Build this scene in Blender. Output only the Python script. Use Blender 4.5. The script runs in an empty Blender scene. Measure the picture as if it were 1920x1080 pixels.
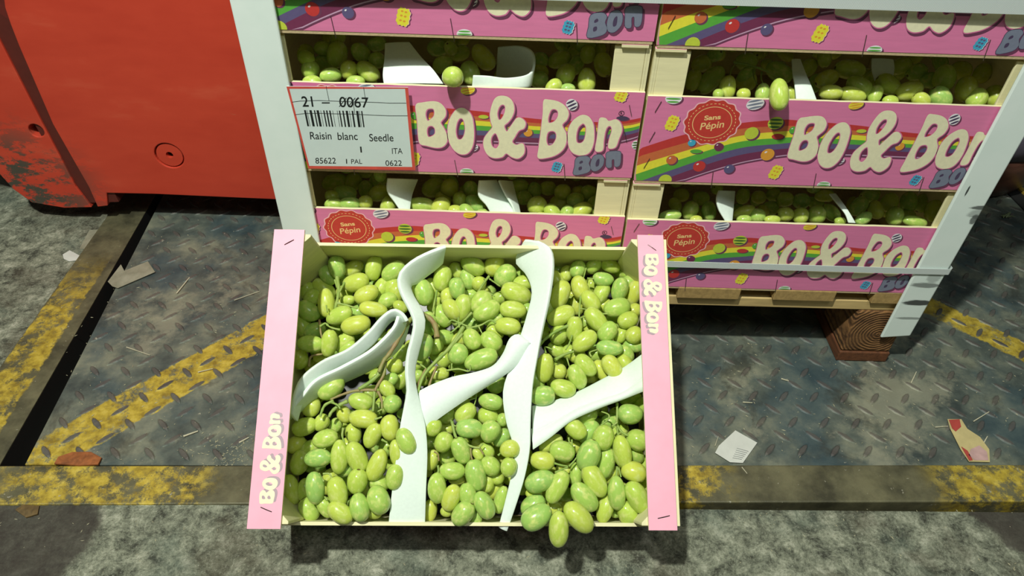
import bpy, bmesh, math, random
from mathutils import Vector, Matrix, Quaternion, noise

# ------------------------------------------------------------------ camera
F_PX = 1335.0
PITCH, YAW, ROLL = math.radians(41.6), math.radians(0.81), math.radians(2.13)
CAM = Vector((-165.9, -802.9, 856.3))          # millimetres; everything below is laid out in mm
cp, sp, cy_, sy_ = math.cos(PITCH), math.sin(PITCH), math.cos(YAW), math.sin(YAW)
FW = Vector((sy_*cp, cy_*cp, -sp)); R0 = Vector((cy_, -sy_, 0)); U0 = R0.cross(FW)
RT = R0*math.cos(ROLL) + U0*math.sin(ROLL); UP = -R0*math.sin(ROLL) + U0*math.cos(ROLL)
scene = bpy.context.scene
cam = bpy.data.cameras.new('camera'); cam_o = bpy.data.objects.new('camera', cam)
scene.collection.objects.link(cam_o); scene.camera = cam_o
cam.sensor_width = 36; cam.lens = F_PX/1920*36; cam.clip_start = 0.01
cam_o.matrix_world = Matrix.Translation(CAM*0.001) @ Matrix(((RT.x, UP.x, -FW.x), (RT.y, UP.y, -FW.y), (RT.z, UP.z, -FW.z))).to_4x4()

# ------------------------------------------------------------------ light
world = bpy.data.worlds.new('world'); scene.world = world; world.use_nodes = True
wb = world.node_tree.nodes['Background']; wb.inputs[0].default_value = (0.80, 0.93, 0.86, 1); wb.inputs[1].default_value = 0.05
def area(name, loc, target, size, power, col):
    l = bpy.data.lights.new(name, 'AREA'); l.shape = 'DISK'; l.size = size; l.energy = power; l.color = col
    o = bpy.data.objects.new(name, l); scene.collection.objects.link(o); o.location = loc
    o.rotation_euler = (Vector(target)-Vector(loc)).to_track_quat('-Z', 'Y').to_euler(); return o
area('ceiling_lamp', (-0.64, -0.95, 2.42), (-0.15, -0.15, 0.2), 0.085, 61, (0.97, 1.0, 0.90))
area('hall_ceiling_lamp', (0.6, -1.9, 3.6), (0, 0, 0), 1.2, 24, (0.93, 1.0, 0.95))
scene.view_settings.view_transform = 'Standard'; scene.view_settings.look = 'None'
scene.view_settings.gamma = 1; scene.view_settings.use_curve_mapping = False
scene.view_settings.exposure = 0.0

# ------------------------------------------------------------------ helpers
S = 0.001
RND = random.Random(7)
def ray(u, v): return (FW*F_PX + RT*(u-960) - UP*(v-540)).normalized()
def at_z(u, v, z=0): d = ray(u, v); return CAM + d*((z-CAM.z)/d.z)
def at_y(u, v, y=0): d = ray(u, v); return CAM + d*((y-CAM.y)/d.y)
def srgb(r, g, b):
    f = lambda c: ((c/255)/12.92 if c/255 <= 0.04045 else ((c/255+0.055)/1.055)**2.4)
    return (f(r), f(g), f(b), 1)

class NT:
    def __init__(s, name):
        s.m = bpy.data.materials.new(name); s.m.use_nodes = True; s.t = s.m.node_tree
        s.p = s.t.nodes['Principled BSDF']
    def n(s, typ, ins=None, **kw):
        x = s.t.nodes.new(typ)
        for k, v in kw.items(): setattr(x, k, v)
        for k, v in (ins or {}).items():
            if isinstance(v, bpy.types.NodeSocket): s.t.links.new(v, x.inputs[k])
            else: x.inputs[k].default_value = v
        return x
    def math(s, op, a, b=None, clamp=False):
        i = {0: a}
        if b is not None: i[1] = b
        return s.n('ShaderNodeMath', i, operation=op, use_clamp=clamp).outputs[0]
    def coord(s, which='Object'): return s.n('ShaderNodeTexCoord').outputs[which]
    def noise(s, scale, detail=4, rough=0.6, vec=None, dist=0.0):
        v = vec or s.coord()
        return s.n('ShaderNodeTexNoise', {'Vector': v, 'Scale': scale, 'Detail': detail, 'Roughness': rough, 'Distortion': dist}).outputs['Fac']
    def ramp(s, fac, stops, interp='LINEAR'):
        r = s.n('ShaderNodeValToRGB', {'Fac': fac}); cr = r.color_ramp; cr.interpolation = interp
        while len(cr.elements) < len(stops): cr.elements.new(0.5)
        for e, (p, c) in zip(cr.elements, stops): e.position = p; e.color = c if len(c) == 4 else (*c, 1)
        return r.outputs['Color']
    def mix(s, fac, a, b, mode='MIX'):
        x = s.t.nodes.new('ShaderNodeMix'); x.data_type = 'RGBA'; x.blend_type = mode
        for k, v in ((0, fac), (6, a), (7, b)):
            if isinstance(v, bpy.types.NodeSocket): s.t.links.new(v, x.inputs[k])
            else: x.inputs[k].default_value = v
        return x.outputs[2]
    def sm(s, x, a, b):   # smoothstep a..b
        return s.n('ShaderNodeMapRange', {'Value': x, 'From Min': a, 'From Max': b}, interpolation_type='SMOOTHSTEP').outputs[0]
    def stretch(s, sc, which='Object'):
        return s.n('ShaderNodeMapping', {'Vector': s.coord(which), 'Scale': sc}).outputs[0]
    def set(s, **kw):
        for k, v in kw.items():
            k = k.replace('_', ' ')
            if isinstance(v, bpy.types.NodeSocket): s.t.links.new(v, s.p.inputs[k])
            else: s.p.inputs[k].default_value = v
        return s.m
    def bump(s, h, strength=0.3, dist=0.001):
        s.t.links.new(s.n('ShaderNodeBump', {'Height': h, 'Strength': strength, 'Distance': dist}).outputs[0], s.p.inputs['Normal'])

MATS = {}
def plain(name, rgb, rough=0.6, var=0.10, scale=60, **kw):
    if name in MATS: return MATS[name]
    t = NT(name); c = srgb(*rgb); n = t.noise(scale, 3)
    lo = tuple(x*(1-var) for x in c[:3])+(1,); hi = tuple(min(1, x*(1+var)) for x in c[:3])+(1,)
    t.set(Base_Color=t.ramp(n, [(0.3, lo), (0.7, hi)]), Roughness=rough, **kw)
    MATS[name] = t.m; return t.m
def wood(name, rgb, sc=(6, 60, 60), dark=0.25, rough=0.7):
    t = NT(name); c = srgb(*rgb); n = t.noise(3.0, 5, 0.65, t.stretch(sc), 0.6)
    lo = tuple(x*(1-dark) for x in c[:3])+(1,); hi = tuple(min(1, x*(1+dark*0.5)) for x in c[:3])+(1,)
    t.set(Base_Color=t.ramp(n, [(0.3, lo), (0.72, hi)]), Roughness=rough); t.bump(n, 0.25, 0.0006); return t.m

def link(o, parent=None):
    scene.collection.objects.link(o)
    if parent: o.parent = parent
    return o
def empty(name, loc, label=None, cat=None, group=None, rot=None):
    o = bpy.data.objects.new(name, None); link(o); o.empty_display_size = 0.05; o.location = Vector(loc)*S
    if rot: o.rotation_euler = rot
    tag(o, label, cat, group); return o
def tag(o, label=None, cat=None, group=None, kind=None):
    for k, v in (('label', label), ('category', cat), ('group', group), ('kind', kind)):
        if v: o[k] = v
    return o
def mesh_obj(name, verts, faces, mat, parent=None, origin=(0, 0, 0), smooth=False, mi=None):
    """verts in mm; origin in mm is subtracted and becomes the location."""
    me = bpy.data.meshes.new(name); og = Vector(origin)
    me.from_pydata([(Vector(v)-og)*S for v in verts], [], faces)
    for m in (mat if isinstance(mat, (list, tuple)) else [mat]): me.materials.append(m)
    if mi: me.polygons.foreach_set('material_index', mi)
    if smooth: me.polygons.foreach_set('use_smooth', [True]*len(me.polygons))
    me.update(); o = bpy.data.objects.new(name, me)
    if not parent: o.location = og*S
    return link(o, parent)
class MB:
    def __init__(s): s.v = []; s.f = []; s.mi = []
    def add(s, vs, fs, mi=0):
        b = len(s.v); s.v += [Vector(v) for v in vs]; s.f += [tuple(i+b for i in f) for f in fs]; s.mi += [mi]*len(fs); return s
    def box(s, x0, x1, y0, y1, z0, z1, mi=0):
        return s.add([(x0,y0,z0),(x1,y0,z0),(x1,y1,z0),(x0,y1,z0),(x0,y0,z1),(x1,y0,z1),(x1,y1,z1),(x0,y1,z1)],
                     [(0,3,2,1),(4,5,6,7),(0,1,5,4),(1,2,6,5),(2,3,7,6),(3,0,4,7)], mi)
    def prism(s, poly, z0, z1, mi=0):
        n = len(poly); vs = [(x,y,z0) for x,y in poly]+[(x,y,z1) for x,y in poly]
        return s.add(vs, [tuple(range(n))[::-1], tuple(range(n,2*n))]+[(i,(i+1)%n,n+(i+1)%n,n+i) for i in range(n)], mi)
    def hexa(s, lo, hi, mi=0):   # two quads
        return s.add(list(lo)+list(hi), [(0,3,2,1),(4,5,6,7),(0,1,5,4),(1,2,6,5),(2,3,7,6),(3,0,4,7)], mi)
    def tube(s, pts, rad, n=7, mi=0):
        pts = [Vector(p) for p in pts]; rs = rad if isinstance(rad, (list, tuple)) else [rad]*len(pts)
        b = []; ref = Vector((0.3, 0.5, 0.8)); fs = []
        for i, p in enumerate(pts):
            t = (pts[min(i+1, len(pts)-1)]-pts[max(i-1, 0)]).normalized(); a = t.cross(ref).normalized(); c = t.cross(a)
            b += [p+(a*math.cos(2*math.pi*k/n)+c*math.sin(2*math.pi*k/n))*rs[i] for k in range(n)]
        for i in range(len(pts)-1):
            for k in range(n): fs.append((i*n+k, i*n+(k+1)%n, (i+1)*n+(k+1)%n, (i+1)*n+k))
        fs.append(tuple(range(n))); fs.append(tuple(range((len(pts)-1)*n, len(pts)*n))[::-1])
        return s.add(b, fs, mi)
    def build(s, name, mat, parent=None, origin=(0,0,0), smooth=False, bevel=0):
        o = mesh_obj(name, s.v, s.f, mat, parent, origin, smooth, s.mi)
        if bevel:
            m = o.modifiers.new('bevel', 'BEVEL'); m.width = bevel*S; m.segments = 2; m.limit_method = 'ANGLE'
        return o
def catmull(P, k=6, closed=False):
    P = [Vector(p) for p in P]; n = len(P); out = []
    rng = range(n) if closed else range(n-1)
    for i in rng:
        if closed: a, b, c, d = P[(i-1)%n], P[i], P[(i+1)%n], P[(i+2)%n]
        else: a, b, c, d = P[max(i-1,0)], P[i], P[i+1], P[min(i+2,n-1)]
        for j in range(k):
            t = j/k; out.append(0.5*((2*b)+(c-a)*t+(2*a-5*b+4*c-d)*t*t+(3*b-a-3*c+d)*t**3))
    if not closed: out.append(P[-1])
    return out
def resample(P, n):
    L = [0]
    for a, b in zip(P, P[1:]): L.append(L[-1]+(b-a).length)
    out = []; j = 0
    for i in range(n):
        t = L[-1]*i/(n-1)
        while j < len(L)-2 and L[j+1] < t: j += 1
        s = (t-L[j])/max(1e-9, L[j+1]-L[j]); out.append(P[j].lerp(P[j+1], min(1, max(0, s))))
    return out

# ------------------------------------------------------------------ materials
def checker_paint(t, base, stripes, worn=0.5):
    """yellow paint on floor metal; stripes = (nx, ny, c0, c1) half-plane pairs in metres, world coords"""
    return base
M_white = plain('white_foam', (230, 243, 232), 0.75, 0.03, 300)
M_cream = wood('poplar_plywood', (236, 228, 182), (5, 5, 60), 0.08)
M_edge = wood('rough_plywood_edge', (205, 182, 142), (90, 90, 300), 0.3)
M_card = plain('white_coated_card', (214, 232, 224), 0.45, 0.03, 20)
M_black = plain('black_print', (22, 28, 30), 0.5)
M_red_print = plain('red_label_border', (214, 84, 72), 0.5)
M_label = plain('label_paper', (212, 226, 224), 0.35, 0.02)
M_staple = plain('staple_wire', (120, 110, 110), 0.3, Metallic=0.9)
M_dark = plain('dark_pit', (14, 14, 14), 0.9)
def pink_mat(name, rgb):
    t = NT(name); c = srgb(*rgb); n = t.noise(4, 5, 0.6, t.stretch((6, 6, 60)))
    t.set(Base_Color=t.ramp(n, [(0.3, tuple(x*0.93 for x in c[:3])+(1,)), (0.7, tuple(min(1, x*1.04) for x in c[:3])+(1,))]), Roughness=0.5)
    t.bump(n, 0.12, 0.0004); return t.m
M_pink = pink_mat('pink_printed_plywood', (226, 128, 172))
M_pale = pink_mat('pale_pink_printed_plywood', (246, 176, 196))
def grape_mat():
    t = NT('grape_skin'); r = t.n('ShaderNodeObjectInfo').outputs['Random']
    g = t.coord('Generated'); sep = t.n('ShaderNodeSeparateXYZ', {'Vector': g}).outputs
    n = t.noise(2.2, 3, 0.5, t.n('ShaderNodeVectorMath', {0: t.coord(), 1: t.n('ShaderNodeCombineXYZ', {0: t.math('MULTIPLY', r, 50)}).outputs[0]}, operation='ADD').outputs[0])
    base = t.ramp(r, [(0.0, srgb(160, 198, 104)), (0.12, srgb(168, 202, 100)), (0.55, srgb(186, 208, 90)), (1.0, srgb(204, 212, 90))])
    col = t.mix(t.sm(n, 0.45, 0.75), base, srgb(212, 220, 132))
    col = t.mix(t.math('MULTIPLY', t.sm(t.noise(9, 2), 0.68, 0.73), 0.25), col, srgb(130, 120, 50))
    # faint bloom, and the brown stylar scar at one pole
    bl = t.noise(1.8, 3, 0.5); col = t.mix(t.math('MULTIPLY', t.sm(bl, 0.5, 0.85), 0.2), col, srgb(182, 214, 146))
    col = t.mix(t.sm(sep[0], 0.987, 0.993), col, srgb(96, 84, 38))
    t.set(Base_Color=col, Roughness=t.ramp(bl, [(0.35, (0.16,)*3), (0.75, (0.36,)*3)]), IOR=1.4)
    t.set(Subsurface_Weight=0.45, Subsurface_Scale=0.0035); t.p.inputs['Subsurface Radius'].default_value = (0.9, 1.0, 0.3)
    return t.m
M_grape = grape_mat()
def stem_mat(name, a, b):
    t = NT(name); n = t.noise(40, 3); t.set(Base_Color=t.ramp(n, [(0.35, srgb(*a)), (0.7, srgb(*b))]), Roughness=0.55); return t.m
M_stem = stem_mat('green_grape_stem', (128, 158, 66), (164, 178, 96))
M_stemb = stem_mat('brown_grape_stem', (150, 116, 84), (138, 150, 74))
M_tan = wood('pallet_board_wood', (176, 146, 92), (50, 6, 50), 0.3)
M_tan2 = wood('pallet_cross_board_wood', (206, 178, 120), (5, 60, 60), 0.25)
def endgrain():
    t = NT('pallet_block_end_grain'); v = t.n('ShaderNodeVectorMath', {0: t.coord(), 1: (-0.433, 0, -0.062)}, operation='ADD').outputs[0]
    w = t.n('ShaderNodeTexWave', {'Vector': v, 'Scale': 62, 'Distortion': 2.6, 'Detail': 3, 'Detail Scale': 1.2}, wave_type='RINGS', rings_direction='Y').outputs['Fac']
    n = t.noise(60, 5); col = t.ramp(w, [(0.1, srgb(98, 66, 36)), (0.6, srgb(142, 102, 60))])
    col = t.mix(t.sm(n, 0.4, 0.8), col, srgb(74, 46, 24)); t.set(Base_Color=col, Roughness=0.85); t.bump(w, 0.7, 0.002); return t.m
M_block = endgrain()
M_blockb = wood('pallet_base_board_wood', (110, 66, 38), (60, 6, 60), 0.5)

def floor_mat(kind):
    t = NT(kind); co = t.coord(); sep = t.n('ShaderNodeSeparateXYZ', {'Vector': co}).outputs
    def fbm(s, d=8, r=0.65, dist=0.0): return t.noise(s, d, r, co, dist)
    big, mid, fine = fbm(5), fbm(34, 14, 0.82, 0.3), fbm(260, 5, 0.85)
    if kind == 'worn_concrete':
        c = t.ramp(mid, [(0.40, srgb(58, 60, 50)), (0.46, srgb(104, 108, 92)), (0.53, srgb(138, 142, 122)), (0.58, srgb(164, 166, 146)), (0.66, srgb(196, 196, 176))])
        c = t.mix(t.sm(big, 0.48, 0.62), c, t.mix(0.6, c, srgb(70, 62, 46)))
        c = t.mix(t.sm(fbm(9, 6, 0.6), 0.52, 0.7), c, t.mix(0.4, c, srgb(96, 112, 100)))
        c = t.mix(t.math('MULTIPLY', t.sm(fine, 0.54, 0.62), 0.6), c, srgb(48, 46, 36))
        c = t.mix(t.math('MULTIPLY', t.sm(fine, 0.44, 0.38), 0.35), c, srgb(200, 200, 182))
        # old oil patch at the right and dark patch at the lower left
        for (px, py, rad) in ((at_z(1895, 930)*S)[:2]+(0.085,), (at_z(30, 1010)*S)[:2]+(0.10,)):
            d = t.n('ShaderNodeVectorMath', {0: co, 1: (px, py, 0)}, operation='DISTANCE').outputs['Value']
            d = t.math('ADD', d, t.math('MULTIPLY', fbm(12, 5), 0.09))
            c = t.mix(t.math('MULTIPLY', t.sm(d, rad+0.05, rad+0.035), 0.85), c, srgb(58, 52, 46))
        t.bump(t.math('ADD', mid, t.math('MULTIPLY', fine, 0.4)), 0.6, 0.004)
        t.set(Base_Color=c, Roughness=0.85)
    else:
        steel = t.ramp(fbm(14, 7, 0.62), [(0.34, srgb(62, 70, 68)), (0.5, srgb(94, 102, 94)), (0.68, srgb(138, 140, 120))])
        steel = t.mix(t.math('MULTIPLY', t.sm(fbm(4.5, 5), 0.5, 0.62), 0.45), steel, srgb(52, 80, 92))
        steel = t.mix(t.math('MULTIPLY', t.sm(fbm(7, 6, 0.7, 0.5), 0.54, 0.68), 0.6), steel, srgb(50, 46, 38))
        steel = t.mix(t.math('MULTIPLY', t.sm(fbm(3.2, 8, 0.72), 0.55, 0.64), 0.6), steel, srgb(158, 156, 134))
        if 'edge_bar' in kind: steel = t.ramp(fbm(16, 7), [(0.35, srgb(66, 64, 48)), (0.65, srgb(116, 112, 84))])
        wear = fbm(24, 12, 0.8); yel = t.ramp(fbm(60, 6), [(0.35, srgb(140, 118, 44)), (0.55, srgb(192, 168, 62)), (0.75, srgb(218, 196, 96))])
        wob = t.math('MULTIPLY', t.math('SUBTRACT', fbm(45, 5), 0.5), 0.022)
        def band(p, q, r):  # p-q one edge, r a point on the other edge (px on floor)
            P, Q, Rr = at_z(*p)*S, at_z(*q)*S, at_z(*r)*S; d = (Q-P); nrm = Vector((-d.y, d.x, 0)).normalized()
            c0 = nrm.dot(P); c1 = nrm.dot(Rr)
            v = t.math('ADD', t.n('ShaderNodeVectorMath', {0: co, 1: nrm}, operation='DOT_PRODUCT').outputs['Value'], wob)
            lo, hi = min(c0, c1), max(c0, c1)
            return t.math('MULTIPLY', t.sm(v, lo, lo+0.004), t.sm(v, hi, hi-0.004))
        if kind == 'checker_plate_steel':
            m = t.math('MAXIMUM', band((20, 850), (495, 590), (360, 735)), band((1740, 555), (1920, 640), (1840, 640)))
            m = t.math('MULTIPLY', m, t.sm(wear, 0.62, 0.50))
            # the raised treads have lost their paint
            m = t.math('MULTIPLY', m, t.sm(sep[2], 0.0014, 0.0005))
            steel = t.mix(t.sm(sep[2], 0.0006, 0.0016), steel, t.mix(0.6, steel, srgb(92, 82, 78)))
        else:
            a = fbm(3.0, 3, 0.5); m = t.math('MULTIPLY', t.sm(wear, 0.56, 0.46), t.sm(a, 0.46, 0.56))
            for (x, y, r) in ((240, 915, 0.13), (120, 905, 0.1), (1850, 900, 0.10), (180, 640, 0.12), (60, 750, 0.16), (1300, 915, 0.035)):
                P = at_z(x, y)*S; d = t.n('ShaderNodeVectorMath', {0: co, 1: (P.x, P.y, 0)}, operation='DISTANCE').outputs['Value']
                m = t.math('MAXIMUM', m, t.math('MULTIPLY', t.sm(d, r, r*0.6), t.sm(wear, 0.56, 0.45)))
            P = at_z(1560, 905)*S; d = t.n('ShaderNodeVectorMath', {0: co, 1: (P.x, P.y, 0)}, operation='DISTANCE').outputs['Value']
            m = t.math('MULTIPLY', m, t.sm(d, 0.12, 0.19))
            if kind == 'left_steel_edge_bar': m = t.math('MULTIPLY', t.math('MULTIPLY', t.math('MULTIPLY', t.sm(wear, 0.58, 0.47), 1.0), t.sm(t.n('ShaderNodeVectorMath', {0: co, 1: (0, 1, 0)}, operation='DOT_PRODUCT').outputs['Value'], 0.24, 0.06)), band((214, 384), (0, 692), (0, 815)))
        c = t.mix(m, steel, yel)
        c = t.mix(t.math('MULTIPLY', t.sm(fbm(110, 3, 0.6), 0.68, 0.74), 0.7), c, srgb(176, 172, 152))
        t.bump(t.math('ADD', mid, fine), 0.35, 0.0012)
        t.set(Base_Color=c, Roughness=t.ramp(mid, [(0.3, (0.38,)*3), (0.7, (0.65,)*3)]), Metallic=0.15)
    return t.m
M_conc = floor_mat('worn_concrete'); M_plate = floor_mat('checker_plate_steel'); M_bar = floor_mat('steel_edge_bar'); M_bar1 = floor_mat('left_steel_edge_bar')
def red_mat():
    t = NT('scuffed_red_paint'); co = t.coord(); n = t.noise(5, 6, 0.6, t.stretch((1.4, 1.4, 4)))
    c = t.ramp(n, [(0.3, srgb(196, 62, 42)), (0.6, srgb(206, 70, 48)), (0.85, srgb(214, 92, 66))])
    s = t.noise(7, 7, 0.7, t.stretch((1.5, 1.5, 14)), 0.8)
    c = t.mix(t.math('MULTIPLY', t.sm(s, 0.66, 0.78), 0.5), c, srgb(176, 124, 96))
    c = t.mix(t.math('MULTIPLY', t.sm(t.noise(9, 7, 0.75, t.stretch((2, 2, 16)), 0.5), 0.70, 0.76), 0.8), c, srgb(70, 48, 40))
    P = Vector((-0.29, -0.06, 0.07)); d = t.n('ShaderNodeVectorMath', {0: co, 1: P}, operation='DISTANCE').outputs['Value']
    k = t.math('MULTIPLY', t.sm(d, 0.20, 0.06), t.sm(t.noise(12, 9, 0.78, t.stretch((1, 1, 2))), 0.47, 0.53))
    c = t.mix(k, c, srgb(78, 74, 64)); t.set(Base_Color=c, Roughness=0.5); t.bump(t.noise(9, 6, 0.7, t.stretch((1.4, 1.4, 6))), 0.12, 0.0015); return t.m
M_red = red_mat()

# ------------------------------------------------------------------ ground
PIT = -60.0
gl_t, gl_b = at_z(289, 372), at_z(1, 873)          # left rim of the slot (end of the edge bar)
gr_t, gr_b = at_z(303, 372), at_z(46, 873)         # right rim of the slot (checker plate)
def ext(a, b, t): return a+(b-a)*t
GLT, GRT = ext(gl_b, gl_t, 2.6), ext(gr_b, gr_t, 2.6)
bl_t, bl_b = at_z(214, 390), at_z(0, 692)          # outer rim of the left edge bar
BLT, BLB = ext(bl_b, bl_t, 3.6), ext(bl_t, bl_b, 1.62)
c_l, c_r = at_z(0, 875), at_z(1919, 873)           # top line of the front bar
f_l, f_r = at_z(0, 948), at_z(1919, 942)
CL, CR = ext(c_r, c_l, 1.5), ext(c_l, c_r, 1.5); FL, FR = ext(f_r, f_l, 1.5), ext(f_l, f_r, 1.5)
def slab(mb, pts, z0, z1):
    a = [(p.x, p.y, z0) for p in pts]; b = [(p.x, p.y, z1) for p in pts]; mb.hexa(a, b)
def grid_slab(name, quad, z0, mat, n=2): ...
fm = MB()
fm.box(-2600, 2600, -1400, 2600, PIT-40, PIT)
slab(fm, [Vector((-2600, -1400, 0)), Vector((2600, -1400, 0)), Vector((2600, FR.y-2, 0)), Vector((FL.x-900, FL.y-2, 0))], PIT, 0)
slab(fm, [Vector((-2600, FL.y-1, 0)), Vector((BLB.x-2, FL.y-1, 0)), BLT+Vector((-2, 0, 0)), Vector((-2600, BLT.y, 0))], PIT, 0)
tag(fm.build('floor', M_conc), kind='structure')
b = MB(); slab(b, [BLB, Vector((gl_b.x, c_l.y, 0)), GLT, BLT], 0.5, 2.0); slab(b, [BLB, Vector((gl_b.x, c_l.y, 0)), GLT, BLT], PIT, 0.4); b.mi = [0]*6+[1]*6; tag(b.build('trim_1', [M_bar1, M_dark]), kind='structure')  # body under the bar is black: the slot's shade put into its colour
b = MB(); slab(b, [FL, FR, CR, CL], PIT, 2.5)
o = b.build('trim_2', M_bar, bevel=2); tag(o, kind='structure')
PRx = 1040.0
plate = empty('checker_plate', (100, 300, 0), 'grey steel checker plate with worn yellow stripes under the crate stack', 'floor plate')
b = MB(); slab(b, [gr_b+Vector((0, 1.5, 0)), Vector((PRx, CR.y-14, 0)), Vector((PRx, 1500, 0)), GRT], -3, 0)
b.build('plate_sheet', M_plate, plate, ); bpy.data.objects['plate_sheet'].location -= Vector((0.1, 0.3, 0))
b = MB()
def tread(x, y, ang):
    L, W, H = 17.0, 5.4, 2.0; ca, sa = math.cos(ang), math.sin(ang); v = []; f = []
    for (q, w) in ((-1, 0.02), (-0.6, 0.66), (0, 1), (0.6, 0.66), (1, 0.02)):
        h = H if abs(q) < 0.9 else 0.4; v += [(q*L, w*W, 0), (q*L*0.9, w*W*0.55, h), (q*L*0.9, -w*W*0.55, h), (q*L, -w*W, 0)]
    for i in range(4):
        k = i*4; f += [(k+s, k+s+1, k+s+5, k+s+4) for s in range(3)]
    b.add([(x+p[0]*ca-p[1]*sa, y+p[0]*sa+p[1]*ca, p[2]) for p in v], f)
for i in range(-26, 17):
    for j in range(-3, 20):
        for (ox, oy, an) in ((275.8, -128, 0.84), (299.8, -152.4, -0.76)):
            x, y = ox+48*i, oy+50.5*j+0.02*48*i*0.5
            ylo = CL.y+(CR.y-CL.y)*(x-CL.x)/(CR.x-CL.x)+14; xlo = gr_b.x+(gr_t.x-gr_b.x)*(y-gr_b.y)/(gr_t.y-gr_b.y)+14
            if y > ylo and x > xlo and x < PRx-16: tread(x, y, an)
o = b.build('raised_tread', M_plate, plate, smooth=False); o['kind'] = 'stuff'; o.location -= Vector((0.1, 0.3, 0))
# ------------------------------------------------------------------ pallet
PZ = 155.0
pal = empty('wooden_pallet', (0, 400, 0), 'wooden pallet carrying the stack of pink grape crates', 'pallet')
def pb(name, x0, x1, y0, y1, z0, z1, mat, bev=1.5):
    b = MB(); b.box(x0, x1, y0, y1, z0, z1); return b.build(name, mat, pal, (0, 400, 0), bevel=bev)
def px_x(u, v, z):                      # x where a pixel's ray meets the stack front
    return at_y(u, v).x
xs = [(px_x(1268, 560, 0), px_x(1384, 563, 0)), (px_x(1447, 566, 0), px_x(1560, 570, 0)), (px_x(1632, 570, 0), px_x(1632, 570, 0)+78)]
w0 = xs[1][0]-xs[0][0]
xs = [(xs[0][0]-w0*k, xs[0][1]-w0*k) for k in (5, 4, 3, 2, 1)] + xs
for k, (a, c) in enumerate(xs):
    if c > -400: pb('deck_board', max(a, -428), min(c, 470), -1+RND.uniform(0, 3), 780, PZ-21-RND.uniform(0, 3), PZ-0.5, M_tan)
for y in (7, 340, 690): pb('cross_board', -428, 468, y, y+85, PZ-43, PZ-24.5, M_tan2)
for (a, c) in ((-428, -340), (-46, 46), (385, px_x(1680, 645, 0))):
    for y in (4, 340, 690): pb('block', a, c, y, y+90, 22.5, PZ-43.5, M_block, 4)
    pb('base_board', a-1, c+1, 2, 782, 1, 22, M_blockb, 2)

# ------------------------------------------------------------------ printed panel artwork (panel millimetres)
CW, CD, PH = 470.0, 340.0, 125.3
ROWP = 184.7; DZ = -3.9
LX, RX = -472.0, 2.0
def uvR(u, v): p = at_y(u, v); return Vector((p.x-RX, p.z-(PZ+ROWP+DZ)))
def uvL(u, v): p = at_y(u, v); return Vector((p.x-LX, p.z-(PZ+ROWP)))
def flat_fill(loops):
    """2D filled outline with holes -> (verts2d, faces)"""
    c = bpy.data.curves.new('tmp', 'CURVE'); c.dimensions = '2D'; c.fill_mode = 'BOTH'
    for L in loops:
        s = c.splines.new('POLY'); s.points.add(len(L)-1); s.use_cyclic_u = True
        for p, q in zip(s.points, L): p.co = (q[0], q[1], 0, 1)
    return curve_mesh(c)
def curve_mesh(c):
    o = bpy.data.objects.new('tmp', c); scene.collection.objects.link(o)
    dg = bpy.context.evaluated_depsgraph_get(); me = bpy.data.meshes.new_from_object(o.evaluated_get(dg))
    r = ([Vector((v.co.x, v.co.y)) for v in me.vertices], [tuple(p.vertices) for p in me.polygons])
    bpy.data.objects.remove(o); bpy.data.curves.remove(c); bpy.data.meshes.remove(me); return r
def text2d(s, bold=0.0, shear=0.0, spacing=1.0):
    """text normalised to its bounding box"""
    c = bpy.data.curves.new('txt', 'FONT'); c.body = s; c.offset = bold; c.shear = shear; c.fill_mode = 'BOTH'; c.space_character = spacing
    v, f = curve_mesh(c); x0 = min(p.x for p in v); x1 = max(p.x for p in v); y0 = min(p.y for p in v); y1 = max(p.y for p in v)
    return [Vector(((p.x-x0)/(x1-x0), (p.y-y0)/(y1-y0))) for p in v], f
def area2(L): return sum(L[i][0]*L[(i+1)%len(L)][1]-L[(i+1)%len(L)][0]*L[i][1] for i in range(len(L)))
def grow(L, e):
    n = len(L); s = 1 if area2(L) > 0 else -1; out = []
    for i in range(n):
        d = (L[(i+1)%n]-L[i-1])
        if d.length < 1e-9: out.append(L[i]); continue
        d.normalize(); out.append(L[i]+Vector((d.y, -d.x))*e*s)
    return out
def stroke(P, w, taper=None):
    """flat stroke outline as separate small pieces"""
    V, Fc = [], []
    for i, p in enumerate(P):
        r = w/2; b0 = len(V); V += [p+Vector((math.cos(a*math.pi/6), math.sin(a*math.pi/6)))*r for a in range(12)]; Fc.append(tuple(range(b0, b0+12)))
        if i+1 < len(P):
            q = P[i+1]; d = (q-p)
            if d.length < 1e-6: continue
            d.normalize(); nn = Vector((-d.y, d.x))*r; b0 = len(V); V += [p-nn, q-nn, q+nn, p+nn]; Fc.append((b0, b0+1, b0+2, b0+3))
    return V, Fc
class Print:
    def __init__(s, clip=None): s.V = []; s.F = []; s.MI = []; s.mats = []; s.clip = clip; s.lay = 0
    def m(s, mat):
        if mat not in s.mats: s.mats.append(mat)
        return s.mats.index(mat)
    def put(s, vf, mat, lay):
        v, f = vf; b = len(s.V); k = s.m(mat)
        if s.clip: v = [Vector((min(max(p[0], s.clip[0]), s.clip[1]), min(max(p[1], s.clip[2]), s.clip[3]))) for p in v]
        s.V += [(p[0], p[1], lay) for p in v]; s.F += [tuple(i+b for i in q) for q in f]; s.MI += [k]*len(f)
    def poly(s, L, mat, lay): s.put((list(L), [tuple(range(len(L)))]), mat, lay)
    def ell(s, c, rx, ry, mat, lay, rot=0, n=20):
        ca, sa = math.cos(rot), math.sin(rot)
        s.poly([Vector((c[0]+rx*math.cos(t)*ca-ry*math.sin(t)*sa, c[1]+rx*math.cos(t)*sa+ry*math.sin(t)*ca)) for t in [2*math.pi*i/n for i in range(n)]], mat, lay)
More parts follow.
